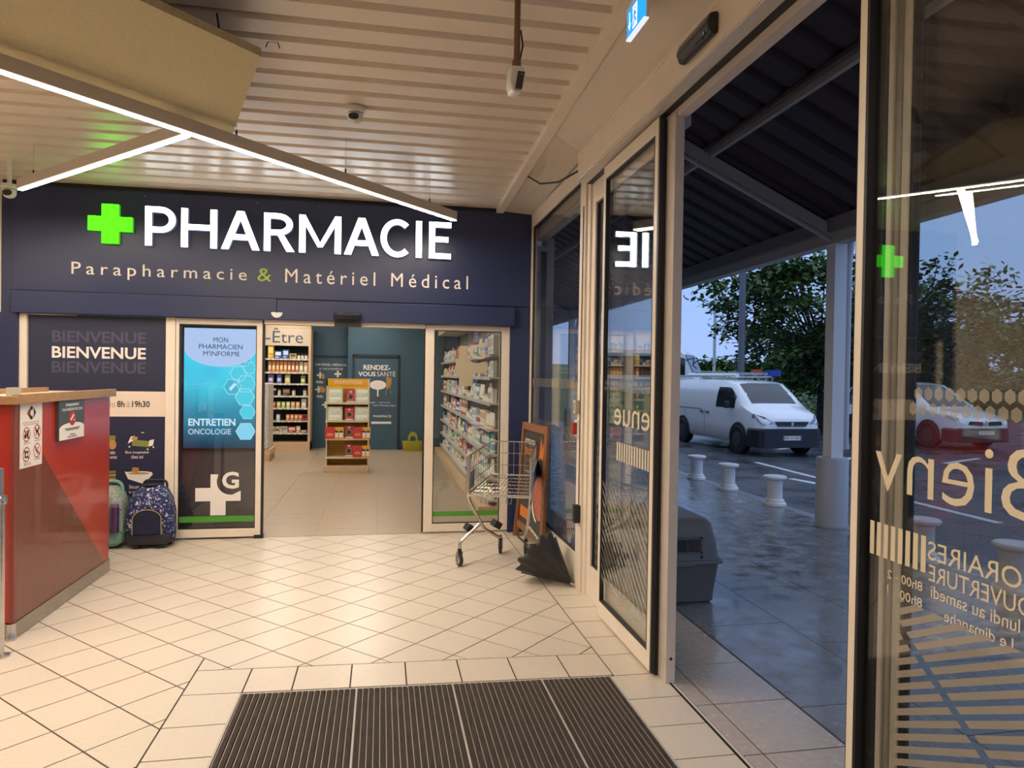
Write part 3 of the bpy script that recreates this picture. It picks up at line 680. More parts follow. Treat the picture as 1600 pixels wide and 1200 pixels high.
# emergency exit sign
o = empty('exit_sign', (1.13, 3.06, 3.21), label='blue lit emergency exit sign with white arrow and running figure', cat='sign')
rbox('panel', emis('exit_blue', (.03, .42, .95), 1.1), o, 1.118, 1.128, 2.952, 3.168, 3.218, 3.335)
rbox('frame', white, o, 1.128, 1.14, 2.945, 3.175, 3.212, 3.345, .003)
rbox('edge_light', emis('exit_edge', (.85, .9, 1), 1.0), o, 1.116, 1.14, 2.945, 3.175, 3.207, 3.213)
rbox('housing', white, o, 1.11, 1.15, 2.94, 3.18, 3.345, 3.385, .004); rbox('bracket', white, o, 1.125, 1.137, 3.04, 3.08, 3.385, 3.46)
t = MB(); X_ = 1.1172
def xp(pts): t.ext([(X_, 3.168-(3.315-a)*.475, 3.218+(b-3.275)*.71) for a, b in pts], (-.001, 0, 0))
xp([(3.235, 3.30), (3.275, 3.345), (3.245, 3.345), (3.245, 3.42), (3.225, 3.42), (3.225, 3.345), (3.195, 3.345)])
xp([(3.03, 3.285), (3.15, 3.285), (3.15, 3.43), (3.03, 3.43)])
t.build('arrow_print', emis('exit_white', (1, 1, 1), 1.1), o)
t = MB(); X_ = 1.1158
disc(t, (X_, 3.0585, 3.310), UY, UZ, .006, .008, 14)
xp([(3.075, 3.345), (3.10, 3.345), (3.11, 3.39), (3.085, 3.392)]); xp([(3.075, 3.345), (3.1, 3.345), (3.055, 3.31), (3.04, 3.315)]); xp([(3.085, 3.345), (3.105, 3.345), (3.13, 3.30), (3.115, 3.295)]); xp([(3.095, 3.385), (3.11, 3.375), (3.14, 3.36), (3.135, 3.35)]); xp([(3.08, 3.385), (3.09, 3.375), (3.055, 3.352), (3.05, 3.362)])
t.build('figure_print', emis('exit_blue2', (.03, .40, .9), 1.0), o)

# ------------------------------------------------------------------ luminaires
def batten(a, b, z, label, wires=(), strip=True):
    a = Vector((*a, z)); b = Vector((*b, z)); d = (b-a).normalized(); n = Vector((-d.y, d.x, 0)); up = Vector((0, 0, 1))
    o = empty('linear_lamp', a, label=label, cat='lamp', group='linear LED ceiling lamps')
    q = lambda p, s_, h: p + n*s_ + up*h
    MB().ext([q(a, -.027, .009), q(a, .027, .009), q(a, .027, .085), q(a, -.027, .085)], b-a).build('housing', housing, o)
    dm_ = MB().ext([q(a, -.018, 0), q(a, .018, 0), q(a, .018, .009), q(a, -.018, .009)], b-a).build('diffuser', [led, led_side], o)
    for pl in dm_.data.polygons: pl.material_index = 0 if pl.normal.z < -.7 else 1
    for t_ in wires:
        p = a + (b-a)*t_; MB().tube([p+up*.085, p+up*(zdeck(p.y)-z+.004)], .0018, 6).build('hanger', chrome, o); MB().tube([p+up*.085, p+up*.125], .006, 6).build('wire_grip', black, o)
    return o
batten((-2.96, 2.58), (.652, 6.507), 3.05, 'long LED batten lamp running diagonally up to the PHARMACIE sign', (.56, .74, .93))
batten((-1.18, 4.575), (-2.87, 6.27), 3.05, 'shorter LED batten lamp branching off towards the dome camera', (.08, .9))
batten((-.35, -.1), (-2.6, 2.15), 3.05, 'LED batten lamp behind the photographer, outside the view', (.1, .9))
batten((-1.4, -2.2), (.95, .15), 3.05, 'LED batten lamp nearest the entrance, outside the view', (.1, .9))  # unseen lamp, put this close so the door header gets more light
batten((-5.6, 3.2), (-3.2, 5.6), 3.05, 'LED batten lamp over the far left of the hall', (.1, .9))
# acoustic raft
o = empty('ceiling_raft', (-1.5, 4, 3.2), label='yellowish acoustic board hanging under the ribbed ceiling', cat='panel')
MB().ext([(-.613, 3.697, 3.2), (-1.010, 4.991, 3.2), (-3.96, 2.04, 3.2), (-3.2, .98, 3.2)], (0, 0, .04)).build('board', raft, o)
for p in ((-.86, 3.86), (-1.75, 2.95), (-1.45, 4.3)):
    MB().tube([(p[0], p[1], 3.24), (p[0]+.02, p[1]+.02, 3.32), (p[0], p[1], zdeck(p[1])+.004)], .005, 6).build('hanger', black, o)
    MB().tube([(p[0], p[1], 3.36), (p[0]-.05, p[1]+.02, 3.33), (p[0]-.03, p[1]+.03, 3.242)], .004, 6).build('wire', black, o)
# cameras
def dome(loc, rz, label):
    o = empty('dome_camera', (0, 0, 0), label=label, cat='camera', group='security dome cameras')
    MB().lathe([(.03, 0), (.062, -.004), (.066, -.03), (.055, -.045)], n=24).build('base', white, o, smooth=True)
    MB().lathe([(.02, -.04), (.052, -.05), (.05, -.085), (.036, -.108), (.012, -.118)], n=24).build('ball', white, o, smooth=True)
    MB().lathe([(.034, 0), (.034, .012), (.026, .014)], (0, 0, 0), 20, axis='y').build('lens_ring', blackg, o)
    lr = o.children[-1]; lr.location = (0, -.062, -.088); lr.rotation_euler = (math.radians(140), 0, 0)
    o.location = loc; o.rotation_euler = (0, 0, rz); return o
dome((-.198, 4.88, zdeck(4.88)), -.1, 'white dome camera on the middle of the ribbed ceiling')
o = dome((-3.08, 6.55, 3.16), .2, 'white dome camera hanging from a rod at the left edge')
MB().tube([(0, 0, 0), (0, 0, .24)], .018, 10).build('rod', white, None).parent = o
o = empty('box_camera', (.56, 3.0, 2.8), label='white box camera on a brown ceiling pole', cat='camera')
pole = M('bronze_pole', (.20, .13, .08), .35, .6)
MB().tube([(.56, 3.0, 2.98), (.56, 3.0, zdeck(3)+.004)], .014, 12).build('pole', pole, o, smooth=True)
MB().lathe([(.02, 0), (.02, .03)], (.56, 3.0, 2.955), 12).build('collar', pole, o)
MB().tube([(.576, 3.0, 3.12), (.584, 2.99, 3.05), (.572, 3.0, 2.985)], .004, 6).build('cable', black, o)
MB().ext([(.532, 2.97, 2.955), (.59, 2.97, 2.955), (.588, 2.93, 2.9), (.565, 2.90, 2.812), (.524, 2.90, 2.815), (.518, 2.92, 2.86)], (0, .12, .02)).build('housing', white, o, bev=.012, seg=3)
MB().ext([(.548, 2.908, 2.90), (.578, 2.912, 2.90), (.562, 2.886, 2.818), (.532, 2.884, 2.818)], (0, -.006, .002)).build('lens_plate', M('dark_lens_plate', (.05, .04, .035), .2), o)
for z, a in ((2.882, .562), (2.84, .549)): MB().lathe([(.010, 0), (.008, .004)], (a, 2.888 + (z-2.82)*.2, z), 12, axis='y').build('lens', M('grey_lens', (.4, .42, .45), .2), o)
o = tag(MB().tube([(-.655, 4.1, zdeck(4.1)-.03), (-.645, 4.1, zdeck(4.1)), (-.63, 4.1, zdeck(4.1)+.002), (-.605, 4.1, zdeck(4.1)+.002), (-.59, 4.1, zdeck(4.1)), (-.58, 4.1, zdeck(4.1)-.03)], .003, 6).build('ceiling_clip', black), 'bent wire clip left on the ceiling beside the yellow board', 'clip')

# ------------------------------------------------------------------ red counter
CX = -2.135
ct = empty('reception_counter', (-2.5, 5.3, 0), label='tall red counter with a worn wooden top edge', cat='counter')
MB().box(-3.2, CX, 4.62, 6.10, .10, 1.405).build('body', red, ct, bev=.004)
# darker red area with a slanting edge on the side
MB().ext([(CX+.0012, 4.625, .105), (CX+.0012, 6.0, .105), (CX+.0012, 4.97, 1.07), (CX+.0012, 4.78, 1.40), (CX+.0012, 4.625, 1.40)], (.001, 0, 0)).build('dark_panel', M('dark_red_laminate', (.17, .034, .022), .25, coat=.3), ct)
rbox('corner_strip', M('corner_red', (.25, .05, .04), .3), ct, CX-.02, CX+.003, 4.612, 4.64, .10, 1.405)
rbox('plinth', steel, ct, -3.19, CX+.006, 4.612, 6.11, 0, .10, .003)
MB().lathe([(.03, 0), (.032, .008), (.026, .02), (.026, .1)], (CX-.014, 4.622, 0), 16).build('foot', chrome, ct, smooth=True)
rbox('top_edge', wood_o, ct, -3.2, CX+.03, 4.57, 4.61, 1.405, 1.455, .003); rbox('top_edge', wood_o, ct, CX-.01, CX+.03, 4.61, 6.15, 1.405, 1.465, .003)
rbox('worktop', M('cream_worktop', (.62, .52, .40), .4), ct, -3.2, CX-.01, 4.61, 6.12, 1.405, 1.44)
rbox('upstand', wood_o, ct, -2.62, -2.58, 5.15, 6.1, 1.44, 1.475); rbox('socket', M('grey_socket', (.4, .38, .3), .5), ct, -2.26, -2.21, 4.78, 4.86, 1.44, 1.50)
# rules notice
o = empty('rules_notice', (CX, 4.81, 1.0), label='white notice of four prohibition symbols on the red counter', cat='notice')
xn = CX+.004
rbox('sheet', whiteprint, o, CX+.0025, xn, 4.672, 4.952, 1.012, 1.405)
rp_ = M('red_print', (.45, .03, .04), .5)
t = MB(); xq = xn+.0008
def yz(mb, pts, m=0, x=None): mb.ext([(x or xq, a, b) for a, b in pts], (.0005, 0, 0), m)
# mirrored along Y so that it reads from the hall: reading direction is +Y on a face that looks to +X
# logo: two arrowheads around a C
yz(t, [(4.755, 1.345), (4.79, 1.375), (4.775, 1.345), (4.79, 1.315)], 1); yz(t, [(4.868, 1.345), (4.835, 1.38), (4.84, 1.345), (4.835, 1.31)], 0)
disc(t, (xq, 4.81, 1.345), UY, UZ, .030, .042, 18, 0, math.radians(50), math.radians(310), .45)
for (a, b), sym in zip(((4.752, 1.215), (4.885, 1.222), (4.752, 1.092), (4.885, 1.105)), range(4)):
    disc(t, (xq, a, b), UY, UZ, .046, .046, 22, 1, hole=.86); yz(t, [(a-.036, b+.026), (a-.028, b+.034), (a+.036, b-.026), (a+.028, b-.034)], 1)
    if sym == 0: yz(t, [(a+.004, b+.026), (a+.024, b+.026), (a+.02, b-.026), (a+.008, b-.026)], 0); yz(t, [(a-.03, b-.022), (a-.004, b-.022), (a-.004, b+.002), (a-.03, b+.002)], 0)
    if sym == 1: yz(t, [(a-.018, b-.004), (a+.014, b-.004), (a+.014, b+.012), (a-.018, b+.012)], 0); yz(t, [(a+.01, b+.01), (a+.026, b+.014), (a+.022, b+.03), (a+.01, b+.028)], 0); yz(t, [(a-.018, b-.024), (a-.012, b-.024), (a-.012, b), (a-.018, b)], 0); yz(t, [(a+.008, b-.024), (a+.014, b-.024), (a+.014, b), (a+.008, b)], 0)
    if sym == 2: yz(t, [(a-.022, b-.02), (a+.022, b-.02), (a+.022, b+.022), (a-.022, b+.022)], 0); disc(t, (xq+.0008, a, b), UY, UZ, .012, .012, 14, 2)
    if sym == 3: disc(t, (xq, a-.012, b), UY, UZ, .008, .008, 10, 0); disc(t, (xq, a+.014, b+.014), UY, UZ, .007, .007, 10, 0); yz(t, [(a, b-.026), (a+.006, b-.026), (a+.002, b), (a-.004, b)], 0)
t.build('symbol_print', [blk, rp_, whiteprint], o)
t = MB()
for z, a0, a1 in ((1.285, 4.705, 4.915), (1.272, 4.715, 4.905), (1.158, 4.72, 4.80), (1.165, 4.85, 4.92), (1.035, 4.72, 4.80), (1.025, 4.73, 4.79), (1.048, 4.85, 4.92)):
    y = a0
    while y < a1: w_ = random.uniform(.012, .03); yz(t, [(y, z), (y+w_, z), (y+w_, z+.006), (y, z+.006)]); y += w_+.006
tag(t.build('small_print', gry, o), kind='stuff')
# video surveillance board
o = empty('surveillance_notice', (CX, 5.35, 1.13), label='dark video surveillance board with a red oval, screwed to the red counter', cat='notice')
rbox('board', M('board_grey', (.065, .072, .07), .4), o, CX+.002, CX+.022, 5.145, 5.55, 1.135, 1.402)
t = MB(); xq = CX+.0225
yz(t, [(5.15, 1.137), (5.545, 1.137), (5.545, 1.215)] + [(5.3475+.1975*math.cos(a), 1.215+.035*math.sin(a)) for a in [math.pi*i/12 for i in range(13)]] + [(5.15, 1.215)], 0)
text(t, 'ÉTABLISSEMENT', (xq+.0006, 5.245, 1.365), UY, UZ, .21, .022, bold=.02); text(t, 'SOUS VIDÉOPROTECTION', (xq+.0006, 5.19, 1.333), UY, UZ, .32, .022, bold=.02)
disc(t, (xq+.0008, 5.35, 1.278), UY, UZ, .055, .05, 24, 1)
xq += .0014; yz(t, [(5.315, 1.272), (5.325, 1.262), (5.375, 1.297), (5.365, 1.31)], 0); yz(t, [(5.36, 1.27), (5.366, 1.265), (5.385, 1.258), (5.385, 1.268)], 0)
for z, a0, a1 in ((1.208, 5.23, 5.47), (1.198, 5.25, 5.45), (1.165, 5.31, 5.39), (1.15, 5.27, 5.42)): yz(t, [(a0, z), (a1, z), (a1, z+.005), (a0, z+.005)], 2, CX+.0236)
t.build('print', [whiteprint, rp_, blk], o)
# sliver of a rail stand at the very left
o = empty('rail_stand', (-2.2, 4.45, 0), label='chrome and grey rail stand at the left edge before the counter', cat='stand')
MB().lathe([(.022, 0), (.022, .87)], (-2.083, 4.36, 0), 16).build('post', chrome, o, smooth=True); MB().lathe([(.03, .86), (.032, .875), (.032, .9), (.026, .91)], (-2.083, 4.36, 0), 16).build('collar', chrome, o, smooth=True)
rbox('panel', M('grey_plastic', (.18, .18, .22), .4), o, -2.45, -2.075, 4.34, 4.38, .9, 1.06, .004); MB().lathe([(.05, 0), (.05, .01), (.02, .02)], (-2.083, 4.36, 0), 16).build('base', chrome, o)
# ------------------------------------------------------------------ shopping cart (local: d forward, r right)
cart = empty('shopping_cart', (.72, 5.75, 0), label='wire flatbed shopping cart parked in front of the shop door', cat='cart')
cd = Vector((.31, .951, 0)).normalized(); crr = Vector((.951, -.31, 0)).normalized()
def cp(d, r, z): return Vector((.72, 5.75, 0)) + cd*d + crr*r + Vector((0, 0, z))
CW = .52
def arcpts(pts, n=5):
    """round the corners of a path"""
    P = [Vector(p) for p in pts]; out = [P[0]]
    for i in range(1, len(P)-1):
        a = (P[i-1]-P[i]); b = (P[i+1]-P[i]); k = min(.06, a.length*.45, b.length*.45)
        s_, e_ = P[i]+a.normalized()*k, P[i]+b.normalized()*k
        for j in range(n+1):
            t_ = j/n; out.append(s_*(1-t_)**2 + P[i]*2*t_*(1-t_) + e_*t_**2)
    out.append(P[-1]); return out
for sgn, r0, rb, rf in ((-1, 0, -.09, .19), (1, CW, .63, .42)):
    MB().tube(arcpts([cp(0, r0, .95), cp(0, r0, .60), cp(.24, (r0+rf)/2, .30), cp(.52, rf, .165), cp(.6, rf, .16)]), .0145, 10).build('side_tube', chrome, cart, smooth=True)
    MB().tube(arcpts([cp(.2, r0+(rf-r0)*.4, .36), cp(.12, rb, .20), cp(.115, rb, .12)]), .0145, 10).build('leg', chrome, cart, smooth=True)
    for d_, r_ in ((.115, rb), (.6, rf)):
        h = cp(d_, r_, 0)
        cs = MB().tube([h+Vector((0, 0, .15)), h+Vector((0, 0, .118))], .017, 10).build('caster_stem', black, cart)
        ax = Vector((.95, .3, 0)) if d_ < .3 else Vector((.98, -.2, 0)); ax.normalize()
        fk = MB()
        for k in (-1, 1):
            a = h + ax*.018*k; fw = Vector((-ax.y, ax.x, 0))*.02
            fk.ext([a+Vector((0, 0, .125))+fw, a+Vector((0, 0, .125))-fw, a+Vector((0, 0, .045))-fw*.6-Vector((0,0,0)), a+Vector((0, 0, .045))+fw*.6], ax*.004*k)
        fk.build('caster_fork', M('grey_fork', (.25, .25, .25), .4, .6), cs)
        wl = MB().lathe([(.02, -.013), (.05, -.014), (.057, -.008), (.057, .008), (.05, .014), (.02, .013)], n=22, axis='x').build('wheel', black, cs, smooth=True)
        wl.location = h + Vector((0, 0, .057)); wl.rotation_euler = (0, 0, math.atan2(ax.y, ax.x))
        hb = MB().lathe([(.012, -.016), (.034, -.0155), (.034, .0155), (.012, .016)], n=16, axis='x').build('hub', M('grey_hub', (.45, .44, .42), .4), cs)
        hb.location = wl.location; hb.rotation_euler = wl.rotation_euler
# basket
LEN = .84
def bz(d): return .635 + .06*d
rim = MB()
top = [cp(0, 0, .95), cp(LEN, .06, 1.0), cp(LEN, CW-.04, 1.0), cp(0, CW, .95)]
rim.tube([top[0], top[1]], .006, 8); rim.tube([top[1], top[2]], .006, 8); rim.tube([top[2], top[3]], .006, 8)
rim.build('basket_rim', chrome, cart, smooth=True)
br = MB(); br.tube([cp(0, .0, bz(0)), cp(LEN, .06, bz(LEN)), cp(LEN, CW-.04, bz(LEN)), cp(0, CW, bz(0))], .007, 8, closed=True); br.build('base_rim', chrome, cart, smooth=True)
wb = MB()
for k in range(1, 15):
    r_ = k/15; wb.tube([cp(0, CW*r_, bz(0)), cp(LEN, .06+(CW-.1)*r_, bz(LEN))], .0024, 5)
for k in range(1, 6): d_ = LEN*k/6; wb.tube([cp(d_, .06*d_/LEN, bz(d_)-.005), cp(d_, CW-.04*d_/LEN, bz(d_)-.005)], .0032, 5)
tag(wb.build('base_wires', chrome, cart), kind='stuff')
wf_ = MB()
for k in range(9): r_ = k/8; a = cp(LEN, .06+(CW-.1)*r_, 0); wf_.tube([a+Vector((0, 0, bz(LEN))), a+Vector((0, 0, 1.0))], .0024, 5)
for z in (.78, .89): wf_.tube([cp(LEN, .06, z), cp(LEN, CW-.04, z)], .003, 5)
tag(wf_.build('front_wires', chrome, cart), kind='stuff')
for sd in (0, 1):
    sw = MB(); rr = lambda d_: (.06*d_/LEN) if sd == 0 else CW-.04*d_/LEN
    for k in range(1, 18 if sd else 10): d_ = LEN*k/(18 if sd else 10); sw.tube([cp(d_, rr(d_), bz(d_)), cp(d_, rr(d_), .95+.05*d_/LEN)], .0022, 5)
    for z in (.74, .85): sw.tube([cp(0, rr(0), z-.02), cp(LEN, rr(LEN), z+.03)], .003, 5)
    tag(sw.build('side_wires', chrome, cart), kind='stuff')
MB().ext([cp(.25, CW-.01, .66), cp(.8, CW-.03, .70), cp(.8, CW-.03, .84), cp(.25, CW-.01, .80)], crr*.006).build('advert_plate', M('blue_plate', (.16, .30, .50), .35), cart)
MB().ext([cp(.02, -.008, .66), cp(.24, .008, .67), cp(.24, .008, .82), cp(.02, -.008, .80)], -crr*.006).build('side_plate', M('grey_plate', (.32, .31, .30), .4), cart)
MB().tube([cp(0, .0, bz(0)-.01), cp(0, CW, bz(0)-.01)], .010, 8).build('cross_bar', chrome, cart, smooth=True)
hk = MB()
for r_ in (.12, .33): hk.tube([cp(-.005, r_, bz(0)), cp(-.02, r_-.012, bz(0)-.06), cp(-.02, r_+.03, bz(0)-.065), cp(-.008, r_+.04, bz(0))], .003, 6)
hk.build('hooks', chrome, cart)
for a, b in (((.22, -.03), .30), ((.38, .18), .31)):
    p = cp(a[0], a[1], b); q = MB().box(-.04, .04, -.035, .035, -.025, .035).build('bottle_rest', black, cart, bev=.006); q.location = Vector(p); q.rotation_euler = (.2, .5, .5); q.matrix_parent_inverse = cart.matrix_basis.inverted()

# ------------------------------------------------------------------ sandwich board
sb = empty('sandwich_board', (1.42, 6.5, 0), label='wooden framed advertising board leaning against the glass wall', cat='board')
BL, BR, TL, TR = Vector((1.385, 7.0, 0)), Vector((1.435, 6.0, 0)), Vector((1.433, 6.9, 1.16)), Vector((1.485, 6.05, 1.165))
def bp(u_, v_, off=0):
    p = (BL*(1-u_)+BR*u_)*(1-v_) + (TL*(1-u_)+TR*u_)*v_; n = (BR-BL).cross(TL-BL).normalized(); n = n if n.x < 0 else -n
    return p + n*off
nb = (bp(.5, .5, 1)-bp(.5, .5)).normalized()
def bq(u0, u1, v0, v1, off, th): return [bp(u0, v0, off), bp(u1, v0, off), bp(u1, v1, off), bp(u0, v1, off)], nb*th
for nm, a in (('stile', (0, .07, 0, 1)), ('stile', (.91, 1, 0, 1)), ('rail', (.07, .91, .94, 1)), ('rail', (.07, .91, .09, .15))): MB().ext(*bq(*a, 0, .03)).build(nm, wood_b, sb, bev=.003)
MB().ext(*bq(.07, .91, .15, .94, .004, .012)).build('panel', M('chalkboard', (.035, .033, .028), .45, var=.3, vscale=6), sb)
bu = (bp(.6, .5)-bp(.4, .5)).normalized(); bv = (bp(.5, .6)-bp(.5, .4)).normalized()
def onb(u_, v_): return bp(u_, v_, .0168)
org = M('orange_print', (.75, .20, .03), .5); pk = M('salmon_print', (.50, .14, .09), .6, var=.4, vscale=40)
t = MB(); W_ = 1.0
text(t, 'NOTRE RAYON', onb(.13, .825), bu, bv, .36, .05, bold=.02); text(t, 'TRAITEUR', onb(.13, .735), bu, bv, .42, .065, bold=.02, m=1); text(t, 'À VOTRE', onb(.16, .585), bu, bv, .36, .03, m=0); text(t, 'de la', onb(.2, .68), bu, bv, .14, .035, m=2)
t.ext([onb(.12, .2), onb(.42, .2), onb(.42, .29), onb(.12, .29)], nb*.001, 1)
fl_ = [(.70, .72), (.78, .75), (.84, .73), (.88, .80), (.83, .87), (.80, .80), (.76, .92), (.73, .80)]
t.ext([onb(a, b) for a, b in fl_], nb*.001, 1)
t.add([onb(.80+.22*math.cos(a) if .80+.22*math.cos(a) < .905 else .905, .43+.17*math.sin(a)) + nb*.001 for a in [2*math.pi*i/28 for i in range(28)]], [tuple(range(28))], 2)
t.build('poster_print', [whiteprint, org, pk], sb)
t = MB(); P = [onb(.80+.25*math.cos(a), .43+.2*math.sin(a)) + nb*.0012 for a in [math.radians(d) for d in range(150, 262, 8)]]
t.tube(P, .009, 6); t.build('plate_rim_print', whiteprint, sb)
bk = Vector((.03, -.02, 0))
MB().ext([BL+Vector((-.05, -.02, 0)), BL+Vector((-.02, -.02, 0)), bp(0, .55)+Vector((.0, 0, 0)), bp(0, .55)+Vector((-.02, .0, 0))], (0, -.03, 0)).build('prop_leg', wood_b, sb)

# ------------------------------------------------------------------ umbrella lying half open, tip at the wall
ub = empty('umbrella', (1.4, 5.2, 0), label='black half open umbrella lying on the floor by the door post', cat='umbrella')
apex = Vector((1.455, 5.165, .03)); axis = Vector((-.56, .64, .46)).normalized()
sidev = axis.cross(Vector((0, 0, 1))).normalized(); upv = sidev.cross(axis).normalized()
cloth = M('black_nylon', (.013, .013, .013), .5, spec=.6, bump=.1, bscale=30)
um = MB(); NR = 60; rows = 9; v = []; f = []
Lk_ = .39
for i in range(rows):
    t_ = .02 + .98*i/(rows-1)
    for j in range(NR):
        a = 2*math.pi*j/NR; fold = math.cos(a*10)        # eight panels with loose folds
        rad = .212*(t_**.95)*(1 + .08*fold*t_) ; lon = Lk_*t_*(1 - .03*(1-fold)*t_)
        p = apex + axis*lon + sidev*(math.cos(a)*rad*1.05) + upv*(math.sin(a)*rad*.86)
        p.z = max(p.z, .006); p.x = min(p.x, 1.468) if p.y < 5.25 else min(p.x, 1.50)
        v.append(p)
for i in range(rows-1):
    for j in range(NR): f.append((i*NR+j, i*NR+(j+1) % NR, (i+1)*NR+(j+1) % NR, (i+1)*NR+j))
um.add(v, f); cn = um.build('canopy', cloth, ub, smooth=True)
sd_ = cn.modifiers.new('cloth_thickness', 'SOLIDIFY'); sd_.thickness = .002
rb = MB()
for k in range(10):
    a = 2*math.pi*k/10
    P = [apex + axis*(Lk_*t_*1.0) + sidev*(math.cos(a)*.2236*t_**.95*1.05) + upv*(math.sin(a)*.2236*t_**.95*.86) for t_ in (.05, .35, .7, 1.0)]
    for p in P: p.z = max(p.z, .01); p.x = min(p.x, 1.47)
    rb.tube(P, .003, 6)
rb.build('ribs', M('dark_rib', (.03, .03, .03), .3, .7), ub)
MB().tube([apex, apex + axis*.46], .006, 8).build('shaft', M('red_brown_shaft', (.12, .04, .03), .35), ub)
MB().tube([apex + axis*.46, apex + axis*.60], .008, 8).build('handle', M('dark_handle', (.03, .02, .02), .4), ub)
MB().tube([apex - axis*.02 + Vector((0, 0, .006)), apex + axis*.02], .009, 8).build('ferrule', chrome, ub)

# ------------------------------------------------------------------ school trolley bags behind the counter
def cloud(name, c1, c2, c3, sc=38):
    m = bpy.data.materials.new(name); m.use_nodes = True; nt = m.node_tree; b = nt.nodes['Principled BSDF']; b.inputs['Roughness'].default_value = .7
    tc = nt.nodes.new('ShaderNodeTexCoord'); n = nt.nodes.new('ShaderNodeTexNoise'); n.inputs['Scale'].default_value = sc; n.inputs['Detail'].default_value = 2; n.inputs['Distortion'].default_value = 1.6
    r = nt.nodes.new('ShaderNodeValToRGB'); r.color_ramp.interpolation = 'CONSTANT'; e = r.color_ramp.elements; e[0].color = (*c1, 1); e[1].position = .5; e[1].color = (*c2, 1); q = e.new(.60); q.color = (*c3, 1)
    nt.links.new(tc.outputs['Object'], n.inputs['Vector']); nt.links.new(n.outputs['Fac'], r.inputs[0]); nt.links.new(r.outputs[0], b.inputs['Base Color']); return m
bag_blue = cloud('blue_white_scribble_fabric', (.012, .015, .06), (.03, .05, .22), (.55, .58, .62)); bag_green = cloud('mint_floral_fabric', (.42, .48, .40), (.10, .16, .13), (.60, .62, .52), 60)
def loft(mb, rings, m=0, cap=True):
    n = len(rings[0]); v = [p for r in rings for p in r]; f = []
    for i in range(len(rings)-1):
        for j in range(n): f.append((i*n+j, i*n+(j+1) % n, (i+1)*n+(j+1) % n, (i+1)*n+j))
    if cap: f.append(tuple(range(n-1, -1, -1))); f.append(tuple((len(rings)-1)*n+j for j in range(n)))
    return mb.add(v, f, m)
def sq(cx, cy, z, hx_, hy_, e=.35, n=20):
    out = []
    for j in range(n):
        a = 2*math.pi*j/n; c_, s_ = math.cos(a), math.sin(a)
        out.append((cx+hx_*math.copysign(abs(c_)**e, c_), cy+hy_*math.copysign(abs(s_)**e, s_), z))
    return out
b1 = empty('trolley_backpack', (-2.055, 6.93, 0), label='navy trolley backpack with a blue and white pattern beside the shop door', cat='bag')
x_, y_ = -2.055, 6.935
loft(MB(), [sq(x_, y_, z, a, b) for z, a, b in ((.075, .155, .085), (.10, .168, .10), (.28, .165, .105), (.38, .145, .095), (.45, .115, .07), (.49, .06, .04), (.497, .01, .01))]).build('body', bag_blue, b1, smooth=True)
loft(MB(), [sq(x_, y_-.005, z, a, b) for z, a, b in ((.03, .13, .075), (.045, .158, .095), (.11, .168, .108), (.118, .165, .105))]).build('base', M('black_bag_base', (.02, .02, .03), .5), b1, smooth=True)
pk_ = MB(); arch = [(-.105, .12), (.105, .12), (.105, .24)] + [(.105*math.cos(a), .24+.075*math.sin(a)) for a in [math.pi*i/12 for i in range(1, 12)]] + [(-.105, .24)]
pk_.ext([(x_+a, y_-.10, z) for a, z in arch], (0, -.022, 0)); pk_.build('front_pocket', M('dark_navy_fabric', (.012, .014, .045), .75, var=.3, vscale=10), b1, bev=.01, seg=3)
MB().tube([(x_+a, y_-.123, z) for a, z in [(-.105, .12)] + arch[3:][::-1] + [(.105, .12)]], .003, 6).build('zip_piping', M('straw_piping', (.5, .36, .13), .6), b1)
MB().tube(arcpts([(x_-.09, y_+.09, .42), (x_-.09, y_+.09, .515), (x_+.085, y_+.09, .515), (x_+.085, y_+.09, .42)]), .010, 8).build('trolley_handle', black, b1, smooth=True)
MB().tube([(x_-.06, y_-.02, .475), (x_-.045, y_-.05, .495), (x_+.04, y_-.05, .495), (x_+.06, y_-.02, .475)], .009, 8).build('grab_loop', black, b1, smooth=True)
for a in (-.09, .09): MB().ext([(x_+a-.02, y_-.085, .045), (x_+a+.02, y_-.085, .045), (x_+a+.025, y_-.07, 0), (x_+a-.025, y_-.07, 0)], (0, .03, 0)).build('foot', black, b1)
for a in (-.12, .12): MB().lathe([(.036, -.012), (.036, .012)], (x_+a, y_+.075, .036), 14, axis='x').build('wheel', black, b1)
MB().tube([(x_+.155, y_-.06, .22), (x_+.18, y_-.06, .16), (x_+.172, y_-.05, .06)], .010, 6).build('side_strap', bag_blue, b1)
b2 = empty('school_trolley', (-2.42, 6.98, 0), label='mint green floral trolley bag half hidden behind the red counter', cat='bag')
x_, y_ = -2.455, 6.97; mint = M('mint_plastic', (.20, .40, .32), .45)
loft(MB(), [sq(x_, y_, z, a, b) for z, a, b in ((.12, .155, .105), (.3, .16, .11), (.43, .135, .10), (.49, .08, .07), (.50, .02, .02))]).build('body', bag_green, b2, smooth=True)
loft(MB(), [sq(x_, y_, z, a, b) for z, a, b in ((.02, .11, .08), (.05, .15, .11), (.13, .168, .115), (.14, .16, .11))]).build('base', mint, b2, smooth=True)
MB().tube(arcpts([(x_-.13, y_+.02, .44), (x_-.13, y_+.02, .53), (x_+.115, y_+.02, .53), (x_+.125, y_+.02, .40)]), .014, 8).build('trolley_handle', mint, b2, smooth=True)
MB().ext([(x_+.02, y_-.11, .14), (x_+.165, y_-.09, .14), (x_+.17, y_-.09, .29), (x_+.02, y_-.115, .26)], (0, -.02, 0)).build('side_pocket', M('mint_fabric', (.24, .36, .31), .7), b2, bev=.008)
